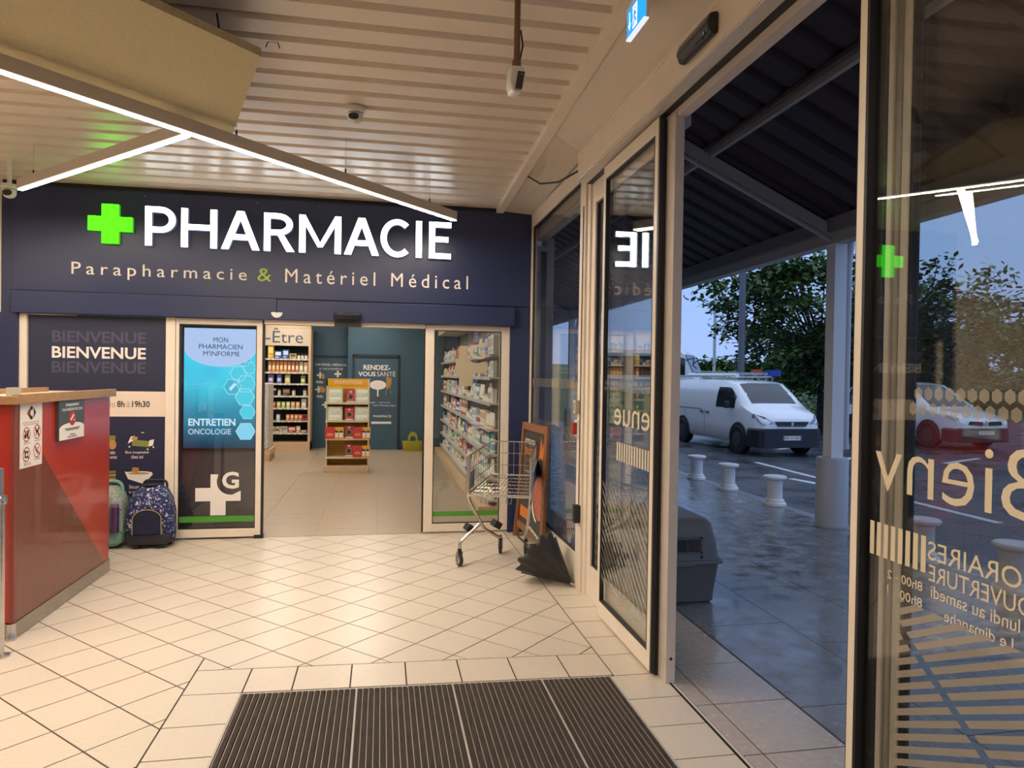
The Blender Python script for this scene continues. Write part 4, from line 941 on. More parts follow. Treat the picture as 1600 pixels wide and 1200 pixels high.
for k, z in enumerate((.40, .31)): MB().ext([(x_+.12, y_+.09, z), (x_+.34, y_+.12, z-.13+.0*k), (x_+.34, y_+.12, z-.165), (x_+.12, y_+.09, z-.05)], (0, .012, 0)).build('shoulder_strap', M('dark_mint_strap', (.05, .11, .09), .6), b2)
b3 = empty('water_bottle', (-2.385, 6.85, .15), label='purple metal bottle in the side pocket of the mint bag', cat='bottle')
MB().lathe([(.031, .145), (.034, .15), (.034, .335), (.031, .345)], (-2.345, 6.845, 0), 18).build('body', M('purple_metal', (.12, .06, .16), .3, .5), b3, smooth=True); MB().lathe([(.031, .345), (.032, .35), (.03, .372), (.02, .376)], (-2.345, 6.845, 0), 18).build('cap', M('mauve_cap', (.22, .15, .26), .4), b3, smooth=True)

o0 = Vector(b3.location); b1.scale = (1.16,)*3; b2.scale = (1.13,)*3; b3.scale = (1.13,)*3; b3.location = Vector(b2.location) + (o0-Vector(b2.location))*1.13
for b_ in (b1, b2, b3): b_.location.y -= .03

# ================================================================== INSIDE THE SHOP
sh = tag(MB().box(-6.2, 1.75, 7.17, 16.3, -.12, -.004).build('floor_shop', M('shop_grout', (.34, .28, .21), .7)), kind='structure')
for i in range(-4, 4):
    for k in range(15):
        x0 = -.03+.605*i; y0 = 7.17+.58*k-(.29 if i % 2 else 0)
        tile([(max(-2.6, x0), max(7.172, y0)), (min(1.74, x0+.605), max(7.172, y0)), (min(1.74, x0+.605), min(y0+.58, 16.2)), (max(-2.6, x0), min(y0+.58, 16.2))], shoptile, sh, 'shop_tile', g=.0018)
teal = M('teal_wall_paint', lin('#3c5a6c'), .55, var=.03, vscale=1.5); teal_d = M('dark_teal_paint', lin('#232f3a'), .6); shopw = M('shop_white_wall', (.74, .66, .54), .6)
sw_ = tag(MB().box(-.68, 1.75, 15.2, 15.3, 0, 3.1).build('wall_shop_back', teal), kind='structure')
rbox('recessed_wall', teal, sw_, -6.2, -.68, 15.62, 15.7, 0, 3.1); rbox('return_wall', teal, sw_, -.70, -.68, 15.2, 15.7, 0, 3.1)
rbox('skirting', teal_d, sw_, .345, 1.75, 15.17, 15.2, 0, .09)
for a in ((-.60, -.565, 0, 2.02), (.345, .38, 0, 2.02), (-.60, .38, 1.97, 2.03)): rbox('niche_frame', teal_d, sw_, a[0], a[1], 15.165, 15.2, a[2], a[3])
rbox('niche_frame', teal_d, sw_, -1.5, -.70, 15.6, 15.62, 1.96, 2.0)
rbox('niche_panel', teal, sw_, -.565, .345, 15.192, 15.2, 0, 1.97)
yb = 15.190; wp = whiteprint
t = MB(); text(t, 'RENDEZ-', (-.377, yb, 1.70), UX, UZ, .565, .105, bold=.025); text(t, 'VOUS', (-.482, yb, 1.565), UX, UZ, .36, .095, bold=.025); text(t, 'SANTÉ', (-.09, yb, 1.565), UX, UZ, .385, .125, bold=-.004)
text(t, 'Dépistages  •  Vaccinations', (-.33, yb, .985), UX, UZ, .53, .04); text(t, 'Suivi Thérapeutique', (-.16, yb, .92), UX, UZ, .47, .045); text(t, 'PHARMACIE', (-.16, yb, .69), UX, UZ, .38, .05, bold=.02)
pq(t, [(-.2, .55), (.22, .55), (.22, .60), (-.2, .60)], 0, yb); t.build('lettering', wp, sw_)
t = MB(); disc(t, (-.07, yb, 1.38), UX, UZ, .175, .10, 28, 0); pq(t, [(-.085, 1.10), (-.055, 1.10), (-.055, 1.30), (-.085, 1.30)], 0, yb); disc(t, (-.07, yb-.001, 1.10), UX, UZ, .075, .035, 20, 2)
pq(t, [(.11, 1.36), (.17, 1.33), (.215, 1.42), (.215, 1.53), (.10, 1.56)], 1, yb); pq(t, [(.105, 1.28), (.15, 1.31), (.165, 1.34), (.11, 1.36)], 1, yb); pq(t, [(.09, 1.16), (.1, 1.16), (.115, 1.3), (.105, 1.3)], 1, yb); pq(t, [(.2, 1.2), (.21, 1.2), (.19, 1.36), (.18, 1.36)], 1, yb)
t.build('table_chair_illustration', [whiteprint, oc, M('brown_print', (.10, .07, .07), .6)], sw_)
yb = 15.615
t = MB(); text(t, 'MATÉRIEL MÉDICAL', (-1.395, yb, 1.775), UX, UZ, .66, .06, bold=.02); text(t, '& ORTHOPÉDIE', (-1.32, yb, 1.69), UX, UZ, .50, .05)
for a, z in ((-1.30, 1.57), (-1.33, 1.26), (-.93, 1.60), (-1.18, .93)): pq(t, [(a-.02, z-.07), (a+.02, z-.07), (a+.02, z-.02), (a+.07, z-.02), (a+.07, z+.02), (a+.02, z+.02), (a+.02, z+.07), (a-.02, z+.07), (a-.02, z+.02), (a-.07, z+.02), (a-.07, z-.02), (a-.02, z-.02)], 0, yb)
for a, z, w_ in ((-1.39, 1.43, .14), (-1.39, 1.40, .16), (-1.37, 1.12, .12), (-1.37, 1.09, .14)): pq(t, [(a, z), (a+w_, z), (a+w_, z+.016), (a, z+.016)], 0, yb)
disc(t, (-1.24, yb-.002, 1.55), UX, UZ, .035, .06, 16, 1); pq(t, [(-1.3, 1.2), (-1.2, 1.2), (-1.19, 1.27), (-1.25, 1.33), (-1.3, 1.33)], 1, yb, -.002)
t.build('lettering', [wp, M('orange_tone_print', (.62, .30, .09), .6)], sw_)
tag(MB().box(1.72, 1.80, 7.3, 15.3, 0, 3.1).build('wall_shop_right', shopw), kind='structure')
tag(MB().box(-6.2, -6.1, 7.3, 15.7, 0, 3.1).build('wall_shop_left', shopw), kind='structure')
sc_ = tag(MB().box(-6.2, 1.8, 7.26, 15.7, 2.95, 3.0).build('ceiling_shop', M('shop_ceiling_white', (.7, .66, .6), .7)), kind='structure')
rbox('bulkhead', shopw, sc_, 1.2, 1.72, 7.3, 15.2, 2.45, 2.95)
shopled = emis('shop_panel_light', (1, .92, .80), L_SHOP)
for i, x in enumerate((-3.6, -1.9, -.3)):
    for j, y in enumerate((8.3, 10.4, 12.5, 14.3)):
        o = empty('ceiling_light', (x, y, 2.93), label='square LED panel in the shop ceiling, %s row from the door, %s column' % (('first', 'second', 'third', 'fourth')[j], ('left', 'middle', 'right')[i]), cat='lamp', group='LED panels in the shop ceiling')
        rbox('frame', white, o, x-.31, x+.31, y-.31, y+.31, 2.938, 2.95); rbox('diffuser', shopled, o, x-.28, x+.28, y-.28, y+.28, 2.932, 2.938)

# ---- goods: one mesh per kind, colour and size class
GM = {}
def colm(h): return M('pack_' + h, lin(h), .45)
def goods(kind, h1, h2):
    k = (kind, h1, h2)
    if k in GM: return GM[k]
    mb = MB()
    if kind == 'box':
        mb.box(-.5, .5, -.5, .5, 0, 1); mb.box(-.38, .38, -.512, -.49, .42, .86, 1); mb.box(-.38, .1, -.512, -.49, .14, .26, 1)
    elif kind == 'bottle':
        mb.lathe([(.40, 0), (.5, .04), (.5, .62), (.42, .72), (.2, .78)], n=10); mb.lathe([(.22, .78), (.22, 1.0)], n=10, m=1); mb.lathe([(.507, .2), (.507, .5)], n=10, m=1)
    elif kind == 'jar':
        mb.lathe([(.45, 0), (.5, .05), (.5, .66), (.44, .72)], n=10); mb.lathe([(.5, .72), (.5, 1.0)], n=10, m=1)
    elif kind == 'pouch':
        loft(mb, [sq(0, 0, z, a, b, .5, 12) for z, a, b in ((0, .46, .5), (.1, .5, .42), (.7, .46, .22), (.93, .47, .05), (1, .46, .03))]); mb.box(-.3, .3, -.36, -.28, .25, .6, 1)
    elif kind == 'tube':
        loft(mb, [sq(0, 0, z, a, b, .7, 12) for z, a, b in ((.16, .4, .4), (.3, .46, .4), (.95, .5, .06), (1, .5, .04))]); mb.lathe([(.3, 0), (.3, .17)], n=10, m=1)
    GM[k] = mb.mesh(kind, [colm(h1), colm(h2)]); return GM[k]
NAMES = {'box': 'product_box', 'bottle': 'product_bottle', 'jar': 'product_jar', 'pouch': 'product_pouch', 'tube': 'product_tube'}
CATS = {'box': 'box', 'bottle': 'bottle', 'jar': 'jar', 'pouch': 'pouch', 'tube': 'tube'}
def put(kind, h1, h2, loc, w, d, h, label, group, rz=0):
    o = bpy.data.objects.new(NAMES[kind], goods(kind, h1, h2)); link(o); o.location = loc; o.scale = (w, d, h); o.rotation_euler = (0, 0, rz)
    return tag(o, label, CATS[kind], group)

# wellness shelf at the back
gd = empty('display_shelf', (-2.3, 15.0, 0), label='tall wooden framed wellness shelf with the sign Bien-Être at the back', cat='shelf')
gx0, gx1, gy0, gy1 = -3.15, -1.44, 15.02, 15.45
rbox('side_panel', wood_l, gd, gx1-.05, gx1, gy0, gy1, .0, 2.58, .003); rbox('side_panel', wood_l, gd, gx0, gx0+.05, gy0, gy1, 0, 2.58, .003)
rbox('header_panel', M('cream_header', (.60, .49, .385), .5), gd, gx0+.05, gx1-.05, gy0+.005, gy0+.03, 2.17, 2.53); rbox('top_panel', wood_l, gd, gx0, gx1, gy0-.005, gy1, 2.53, 2.585, .003)
rbox('back_panel', M('charcoal_back', (.02, .02, .024), .6), gd, gx0+.05, gx1-.05, gy1-.03, gy1, .18, 2.17); rbox('plinth', wood_l, gd, gx0, gx1, gy0-.02, gy1, 0, .18, .004)
t = MB(); text(t, 'Bien-Être', (-2.99, gy0+.004, 2.225), UX, UZ, 1.39, .31); t.build('lettering', M('slate_print', (.06, .08, .11), .5), gd)
rows = [(1.90, [('box', '#d8a828', '#f0d890', .12, .27), ('box', '#3f5fa8', '#e0e6f0', .15, .16), ('box', '#2f56a0', '#c8d8f0', .13, .19), ('box', '#c8b878', '#6a4a30', .14, .11), ('jar', '#e8e0d0', '#3a3028', .065, .10), ('jar', '#e8e0d0', '#4a5a50', .065, .10), ('jar', '#e8e0d0', '#4a5a50', .065, .10)]),
        (1.622, [('pouch', '#d89048', '#f0e0c0', .075, .23)]*5 + [('pouch', '#c87838', '#f4ead0', .075, .23)]*3 + [('pouch', '#b8b888', '#f0f0e0', .09, .23), ('pouch', '#d8c0a8', '#f8f0e8', .09, .22)]),
        (1.388, [('pouch', '#7868a8', '#d8d0f0', .125, .19), ('pouch', '#6f6cb8', '#d8d8f8', .11, .19), ('pouch', '#c8b868', '#f0e8b8', .125, .19), None, ('pouch', '#98a858', '#e0e8b8', .105, .17)]),
        (1.135, [('box', '#b83a28', '#f0d0b8', .07, .16), ('jar', '#201c1c', '#e8e0d0', .075, .15), ('jar', '#e0d8c8', '#2a2424', .075, .16), ('box', '#4a3028', '#a08870', .16, .15), ('jar', '#e8dcb8', '#28241c', .075, .15), None, ('jar', '#e8e0c8', '#28241c', .075, .16)]),
        (.884, [('box', '#4a6a30', '#e8f0b0', .07, .13), ('box', '#a84038', '#e0a888', .08, .13), ('box', '#a8b848', '#f0f4d0', .075, .13), ('box', '#b8c860', '#f4f8d8', .075, .13), ('box', '#c8c868', '#f8f8e0', .075, .13), ('box', '#d89868', '#f8e0d0', .08, .13), ('box', '#d8a840', '#f8e8c0', .08, .13), ('pouch', '#c8c0c0', '#f8f4f4', .12, .19)]),
        (.622, [('box', '#c0c8c0', '#ffffff', .06, .13), None, ('box', '#c8c0c8', '#ffffff', .075, .13), None, ('box', '#d87838', '#f8d8b8', .075, .13), ('box', '#d87030', '#f8d8b8', .075, .13), ('box', '#d07848', '#f8d8b8', .075, .13), ('box', '#c85048', '#f8c8c0', .075, .13), ('box', '#b83838', '#401818', .085, .13)]),
        (.370, [('box', '#d8b838', '#f8f0c0', .07, .13), ('pouch', '#d8c8a8', '#6a5030', .09, .13), ('pouch', '#d8d0b8', '#7a6040', .09, .13), ('box', '#d8d0c0', '#a09080', .16, .13), ('box', '#a83838', '#f0d0c8', .17, .13), ('box', '#d8a868', '#f8f0e0', .085, .14), ('box', '#302828', '#e8e0d8', .14, .06)])]
cn_ = {'#d8a828': 'yellow', '#3f5fa8': 'blue', '#2f56a0': 'dark blue', '#c8b878': 'tan', '#d89048': 'orange', '#c87838': 'amber', '#b8b888': 'sage', '#d8c0a8': 'beige', '#7868a8': 'violet', '#6f6cb8': 'lilac', '#c8b868': 'straw yellow', '#98a858': 'green'}
ordn = ['top', 'second', 'third', 'fourth', 'fifth', 'sixth', 'bottom']
for ri, (z, items) in enumerate(rows):
    sf_ = rbox('shelf_board', M('grey_shelf_steel', (.40, .38, .36), .4), gd, gx0+.05, gx1-.05, gy0+.02, gy1-.03, z-.02, z)
    rbox('price_strip', M('price_strip_white', (.6, .57, .52), .5), gd, gx0+.05, gx1-.05, gy0+.005, gy0+.02, z-.028, z+.004)
    x = -2.30; seq = items
    tot = sum((i[3] if i else .10) for i in items); gap = (gx1-.06-(-2.30)-tot)/max(1, len(items))
    cnt = {}
    for it in items: 
        if it: cnt[it[:3]] = cnt.get(it[:3], 0)+1
    seen = {}
    for it in items:
        w_ = it[3] if it else .10
        if it:
            seen[it[:3]] = seen.get(it[:3], 0)+1
            same = cnt[it[:3]] > 1
            nmz = cn_.get(it[1], None)
            base = '%s %s on the %s row of the Bien-Être shelf' % (nmz or ('dark' if sum(lin(it[1])) < .4 else 'pale' if sum(lin(it[1])) > 1.5 else 'coloured'), CATS[it[0]], ordn[ri])
            lb = base if same else base + (', %s from the side' % ['first', 'second', 'third', 'fourth', 'fifth', 'sixth', 'seventh', 'eighth', 'ninth', 'tenth'][min(9, len(items)-1-items.index(it))])
            put(it[0], it[1], it[2], (x+w_/2, gy0+.085, z), w_*.94, min(.1, w_), it[4], lb, 'goods on the Bien-Être shelf, %s row' % ordn[ri])
        x += w_+gap
    # the part of the shelf hidden from the hall but mirrored in the entrance glass
    x = gx0+.08
    for it in [i for i in items if i][:5]:
        if x > -2.42: break
        put(it[0], it[1], it[2], (x+it[3]/2, gy0+.085, z), it[3]*.94, min(.1, it[3]), it[4], 'shelf goods on the hidden half of the Bien-Être shelf, %s row' % ordn[ri], 'goods on the hidden half of the Bien-Être shelf, %s row' % ordn[ri]); x += it[3]+.02
    tg = MB(); xx = -2.3
    while xx < gx1-.1: tg.box(xx, xx+.045, gy0-.001, gy0+.005, z-.03, z+.002); xx += random.choice((.09, .12, .16))
    tag(tg.build('price_tags', white, gd), kind='stuff')

# promotion stand
pm = empty('promotion_stand', (-.53, 11.9, 0), label='yellow promotion stand with four shelves in the middle of the shop', cat='stand')
yl = M('amber_board', (.56, .30, .03), .45); yl2 = M('yellow_header', (.80, .40, .03), .45); pale = M('pale_edge', (.72, .60, .40), .5)
px0, px1, py0, py1 = -.885, -.19, 11.75, 12.10
rbox('back_panel', yl, pm, px0, px1, py1-.02, py1, .1, 1.53); rbox('side_panel', pale, pm, px0, px0+.02, py0+.1, py1, .1, 1.53); rbox('side_panel', pale, pm, px1-.02, px1, py0+.02, py1, .1, 1.53)
rbox('header_panel', yl2, pm, px0, px1, py0+.10, py0+.12, 1.412, 1.53); rbox('header_panel', M('bright_yellow', (.85, .52, .04), .45), pm, px0, px1, py0+.11, py0+.13, 1.37, 1.412)
t = MB(); text(t, 'PROMOTIONS', (-.755, py0+.099, 1.445), UX, UZ, .44, .055); t.build('lettering', M('pale_yellow_print', (.9, .82, .62), .5), pm)
rbox('plinth', wood_l, pm, px0-.012, px1+.0, py0-.02, py1+.01, 0, .10, .004)
for z in (.244, .548, .842, 1.135): rbox('shelf_board', M('white_shelf', (.70, .62, .50), .45), pm, px0-.002, px1-.01, py0+.02, py1-.02, z-.02, z); rbox('shelf_lip', pale, pm, px0-.002, px1-.01, py0+.01, py0+.022, z-.025, z+.008)
for zi, z in enumerate((1.135, .842)):
    for x, lab in ((-.74, 'left'), (-.31, 'right')):
        for k in range(2):
            put('box', '#d8dcc8', '#f4f6ea', (x, py0+.17, z+k*.115), .235, .2, .113, '%s white packet at the %s of the %s promotion shelf' % (('lower', 'upper')[k], lab, ('top', 'second')[zi]), 'white packets on the promotion stand')
for zi, z in enumerate((1.135, .842, .548, .244)):
    o = empty('offer_card', (-.51, py0+.05, z), label='magenta offer card on the %s shelf of the promotion stand' % ('top', 'second', 'third', 'bottom')[zi], cat='card', group='magenta offer cards')
    x = -.51 if zi != 0 else -.49
    rbox('card', M('magenta_card' if zi < 2 else 'plum_card', (.62, .05, .13) if zi < 2 else (.35, .045, .07), .4), o, x-.068, x+.068, py0+.05, py0+.056, z, z+.21)
    t = MB(); disc(t, (x, py0+.0495, z+.10), UX, UZ, .05, .05, 20, 1, hole=.8); disc(t, (x, py0+.0494, z+.10), UX, UZ, .038, .038, 16, 2); pq(t, [(x-.018, z+.17), (x+.018, z+.17), (x+.018, z+.19), (x-.018, z+.19)], 0, py0+.0496); pq(t, [(x-.06, z+.01), (x+.06, z+.01), (x+.06, z+.03), (x-.06, z+.03)], 0, py0+.0496)
    t.build('print', [whiteprint, M('gold_print', (.45, .33, .14), .5), M('dark_print', (.06, .05, .04), .5)], o)
for (x0, x1, z, lb) in ((-.888, -.595, .548, 'on the left of the third shelf'), (-.44, -.165, .548, 'on the right of the third shelf'), (-.44, -.17, .244, 'on the bottom shelf')):
    o = empty('discount_card', (x0, py0, z), label='red and yellow -50% card ' + lb + ' of the promotion stand', cat='card', group='red discount cards')
    yy = py0+.001; z1 = z+.19; w_ = x1-x0
    rbox('card', M('card_yellow', (.78, .42, .03), .45), o, x0, x1, yy, yy+.006, z, z1)
    t = MB(); pq(t, [(x0, z), (x0+w_*.48, z), (x0+w_*.66, z+.08), (x0+w_*.5, z1), (x0, z1)], 0, yy); 
    for a in (.62, .86): pq(t, [(x0+w_*(a-.08), z+.02), (x0+w_*(a+.08), z+.02), (x0+w_*(a+.09), z+.11), (x0+w_*(a-.09), z+.11)], 1, yy-.001); disc(t, (x0+w_*a, yy-.002, z+.115), UX, UZ, w_*.11, .018, 14, 2)
    text(t, '-50%', (x0+w_*.05, yy-.0012, z+.045), UX, UZ, w_*.38, .045, bold=.01, m=3); t.build('print', [M('card_red', (.62, .05, .05), .45), whiteprint, M('card_blue', (.04, .04, .12), .45), M('card_gold', (.85, .55, .1), .45)], o)
# green tote
tb = empty('tote_bag', (.67, 14.9, 0), label='lime green tote bag standing before the teal back wall', cat='bag')
lime = M('lime_rubber', (.36, .34, .03), .5)
loft(MB(), [sq(.67, 14.93, z, a, b, .45) for z, a, b in ((0, .19, .09), (.02, .20, .10), (.2, .222, .11), (.205, .222, .11))]).build('body', lime, tb, smooth=True)
hnd = MB(); outer = [(.105*math.cos(a), .20+.05+.165*math.sin(a)*.97) for a in [math.pi*i/16 for i in range(17)]]; inner = [(.06*math.cos(a), .20+.05+.07*math.sin(a)) for a in [math.pi*i/16 for i in range(17)]]
P = [(.105, .20)] + outer + [(-.105, .20), (-.06, .20)] + inner[::-1] + [(.06, .20)]
v = [(.67+a, 14.88, b) for a, b in P]
quadsP = list(zip([(.105, .2)]+outer+[(-.105, .2)], [(.06, .2)]+inner+[(-.06, .2)]))
for (a, b), (c, d) in zip(quadsP[:-1], quadsP[1:]): hnd.ext([(.67+a[0], 14.86, a[1]), (.67+c[0], 14.86, c[1]), (.67+d[0], 14.86, d[1]), (.67+b[0], 14.86, b[1])], (0, .02, 0))
hnd.build('handle', lime, tb)
# pallet stand just inside on the left
ps = empty('pallet_display', (-2.3, 13.5, 0), label='pale pallet display of wrapped packs behind the shop door leaf', cat='stand')
for y in (13.2, 13.5, 13.78): rbox('runner', wood_l, ps, -2.5, -1.97, y, y+.06, 0, .12)
rbox('deck', wood_l, ps, -2.52, -1.96, 13.18, 13.86, .12, .22)
MB().box(-2.5, -2.0, 13.2, 13.84, .22, 1.42).build('wrapped_packs', cloud('crumpled_white_wrap', (.62, .56, .5), (.45, .40, .37), (.8, .74, .68), 18), ps, bev=.02)

# long shelving on the right wall
ws = empty('wall_shelving', (1.4, 11.7, 0), label='long white shelving full of cosmetics along the right shop wall', cat='shelf')
sx0, sx1, sy0, sy1 = 1.27, 1.70, 8.15, 15.1
rbox('plinth', wood_l, ws, 1.14, sx1, sy0, sy1, 0, .07, .003); rbox('back_panel', M('slate_back', (.05, .06, .075), .6), ws, 1.69, 1.715, sy0, sy1, .07, 2.4); rbox('end_panel', M('slate_back', (.05, .06, .075), .6), ws, sx0+.05, sx1, sy1-.02, sy1, .07, 2.2)
rbox('end_panel', shopw, ws, sx0+.1, sx1, sy0, sy0+.03, .07, 2.05)
zs = [.14, .40, .68, .98, 1.29, 1.60, 1.875]
pal = [('#f4f0e8', '#b8c8d0', 'white'), ('#f4efe6', '#d8a090', 'cream'), ('#eef0ee', '#88b0c0', 'white'), ('#e8e4d8', '#c8b890', 'ivory'), ('#e06030', '#f8e8d8', 'orange'), ('#2f8f98', '#e8f4f4', 'teal'), ('#c84858', '#f8e0e0', 'pink-red'), ('#4878b0', '#e8f0f8', 'blue'), ('#88b060', '#f0f8e8', 'green'), ('#a87850', '#f0e0d0', 'brown'), ('#f0e8c8', '#e0c060', 'pale yellow')]
order7 = ['lowest', 'second lowest', 'third lowest', 'middle', 'third highest', 'second highest', 'highest']
for si, z in enumerate(zs):
    rbox('shelf_board', M('white_shelf_steel', (.66, .62, .56), .35), ws, sx0, 1.69, sy0+.03, sy1-.02, z-.022, z, .002); rbox('price_rail', M('price_rail', (.62, .60, .56), .4), ws, sx0-.012, sx0, sy0+.03, sy1-.02, z-.034, z+.006)
    tg = MB(); y = sy0+.1
    while y < sy1-.1: tg.box(sx0-.0145, sx0-.012, y, y+.05, z-.03, z+.002); y += random.choice((.08, .12, .15))
    tag(tg.build('price_tags', M('tag_grey', (.5, .5, .52), .5), ws), kind='stuff')
    y = sy0+.10; nxt = (zs+[2.2])[si+1]-z; runs = []
    while y < sy1-.12:
        c = random.choice(pal[:4]) if random.random() < .68 else random.choice(pal[4:]); kd = random.choice(['box', 'bottle', 'bottle', 'tube', 'box', 'jar' if nxt > .2 else 'box'])
        if runs and runs[-1][0][2] == c[2] and runs[-1][1] == kd: continue
        w_ = random.uniform(.042, .068); h_ = (nxt-.055)*random.uniform(.62, .95)
        if kd == 'jar': h_ = .09; w_ = .08
        it = []
        for _ in range(random.randint(2, 6)):
            if y > sy1-.12: break
            it.append(y+w_/2); y += w_+random.uniform(.004, .012)
        runs.append((c, kd, w_, h_, it)); y += random.choice((0, 0, .03))
    nm = lambda r: '%s %s' % (r[0][2], CATS[r[1]])
    for ri_, r in enumerate(runs):
        c, kd, w_, h_, it = r
        where = ('between %s and %s' % (nm(runs[ri_-1]), nm(runs[ri_+1]))) if 0 < ri_ < len(runs)-1 else 'at the %s end' % ('near' if ri_ == 0 else 'far')
        for yy_ in it:
            put(kd, c[0], c[1], (sx0+.05+w_*.3, yy_, z), w_, w_*.95, h_, '%s %s on the %s wall shelf' % (nm(r), where, order7[si]), 'cosmetics on the %s wall shelf' % order7[si], rz=-math.pi/2)
# ================================================================== OUTSIDE
RZ = -.07
pav = tag(MB().box(2.06, 5.16, -6, 40, -.2, -.006).build('pavement', slate_j), kind='structure')
cols = [2.06, 2.66, 3.26, 3.86, 4.46, 5.0]
for ci, (a, b) in enumerate(zip(cols[:-1], cols[1:])):
    y = 2.0 - (ci % 3)*.37
    while y < 24:
        if y < 15: tile([(a, y), (b, y), (b, y+1.12), (a, y+1.12)], slate, pav, 'paving_slab', g=.003)
        y += 1.12
fs = MB()
for ci, (a, b) in enumerate(zip(cols[:-1], cols[1:])):
    for k in range(8): tile([(a, -6+k*1.0), (b, -6+k*1.0), (b, -5+k*1.0), (a, -5+k*1.0)], slate, pav, stuff=fs)
    for k in range(22): tile([(a, 15.5+k*1.12), (b, 15.5+k*1.12), (b, 16.6+k*1.12), (a, 16.6+k*1.12)], slate, pav, stuff=fs)
tag(fs.build('paving_beyond', slate, pav), kind='stuff')
kb = tag(MB().box(5.0, 5.16, -6, 40, -.2, -.0065).build('kerb', slate_j), kind='structure')
y = -2.
while y < 26: MB().box(5.003, 5.158, y+.004, y+.996, -.18, .002).build('kerbstone', kerbm, kb); y += 1.0
rd = tag(MB().box(5.16, 60, -30, 60, -.3, RZ).build('road', asphalt), kind='structure')
def paint(P): MB().ext([(a, b, RZ) for a, b in P], (0, 0, .003)).build('road_marking', roadpaint, rd)
paint([(7.38, 10.6), (7.5, 10.6), (7.6, 13.1), (7.48, 13.1)]); paint([(6.95, 10.3), (7.15, 10.25), (6.98, 10.9), (6.85, 10.9)]); paint([(7.3, 7.2), (7.42, 7.2), (7.45, 9.4), (7.33, 9.4)])
paint([(9.6, 13.3), (10.4, 13.7), (10.35, 13.85), (9.55, 13.45)]); paint([(9.2, 15.2), (10.2, 15.9), (10.15, 16.05), (9.15, 15.35)]); paint([(5.9, 4.6), (6.2, 4.45), (7.4, 6.2), (7.15, 6.35)]); paint([(11.6, 12.6), (13.2, 13.4), (13.15, 13.52), (11.55, 12.72)])
grassm = M('dull_grass', (.075, .12, .035), .9, var=.4, vscale=1.2)
bank = MB(); 
v = []; f = []
for i in range(26):
    x = -5+i*4.6
    v += [(x, 25.5+.5*math.sin(i), RZ-.01), (x, 33+math.sin(i*1.7), .9+.2*math.sin(i*.9)), (x, 48, 2.3+.25*math.sin(i*.6)), (x, 90, 3.2+.4*math.sin(i*.5))]
for i in range(25):
    for k in range(3): f.append((i*4+k, (i+1)*4+k, (i+1)*4+k+1, i*4+k+1))
bank.add(v, f); tag(bank.build('terrain', grassm, smooth=True), kind='structure')
# canopy
cnp = tag(empty('roof_canopy', (3.3, 5, 3.3)), 'dark corrugated canopy over the pavement', None, kind='structure')
maroon = M('dark_maroon_sheet', (.030, .011, .011), .5); cgrey = M('canopy_steel_grey', (.42, .40, .39), .45)
def zc(x): return 3.33 + (4.95-x)*.46
prof = []; y = -6
while y < 34:
    for dy, dz in ((0, 0), (.22, 0), (.25, .05), (.33, .05), (.36, 0)): prof.append((y+dy, dz))
    y += .36
v = []; f = []
for yy, dz in prof: v += [(1.7, yy, zc(1.7)+dz), (5.15, yy, zc(5.15)+dz)]
for i in range(len(prof)-1): f.append((2*i, 2*i+1, 2*i+3, 2*i+2))
MB().add(v, f).build('roof_sheet', maroon, cnp)
MB().ext([(1.6, -6, zc(1.6)+.1), (5.15, -6, zc(5.15)+.1), (5.15, -6, zc(5.15)+.16), (1.6, -6, zc(1.6)+.16)], (0, 40, 0)).build('roof_deck', maroon, cnp)
rbox('purlin', cgrey, cnp, 3.385, 3.43, -6, 34, zc(3.4)-.075, zc(3.4)-.002); rbox('purlin_flange', M('purlin_grey', (.12, .10, .095), .5), cnp, 3.33, 3.385, -6, 34, zc(3.4)-.02, zc(3.4)+.02)
rbox('edge_beam', cgrey, cnp, 4.86, 5.02, -6, 34, 3.13, 3.25, .004); rbox('gutter', M('gutter_grey', (.20, .20, .21), .5), cnp, 4.80, 5.2, -6, 34, 3.25, 3.40)
for yb_ in (-4.0, 7.0, 18.0, 29.0):
    P = lambda x, dz: (x, yb_-.05, zc(x)+dz)
    MB().ext([P(1.7, -.17), P(4.88, -.17), P(4.88, -.03), P(1.7, -.03)], (0, .14, 0)).build('rafter', cgrey, cnp, bev=.004)
    MB().ext([P(1.7, -.215), P(4.88, -.215), P(4.88, -.185), P(1.7, -.185)], (0, .05, 0)).build('rafter_flange', cgrey, cnp)
wg = tag(MB().box(1.66, 1.72, 7.3, 34, 0, 5).build('wall_outside', M('outside_wall_grey', (.3, .29, .28), .6)), kind='structure')
# canopy columns
def canopy_column(y, label):
    o = empty('canopy_column', (4.95, y, 0), label=label, cat='column', group='canopy columns')
    MB().lathe([(.168, 0), (.171, .01), (.168, .03), (.168, .75), (.16, .765), (.1, .77)], (4.955, y, 0), 32).build('base_sleeve', M('grey_sleeve', (.42, .43, .46), .45), o, smooth=True)
    rbox('post', M('white_column_paint', (.80, .80, .82), .45), o, 4.885, 5.035, y-.075, y+.075, .765, 3.14, .004)
    MB().tube(arcpts([(5.12, y-.02, 3.3), (5.12, y-.02, 3.15), (5.09, y-.02, 2.95), (5.09, y-.02, .95), (5.10, y-.02, .86)]), .04, 12).build('downpipe', M('white_pipe', (.55, .56, .6), .4), o, smooth=True)
canopy_column(7.0, 'white canopy column with downpipe on a grey round base'); canopy_column(18.0, 'white canopy column farther along the pavement')
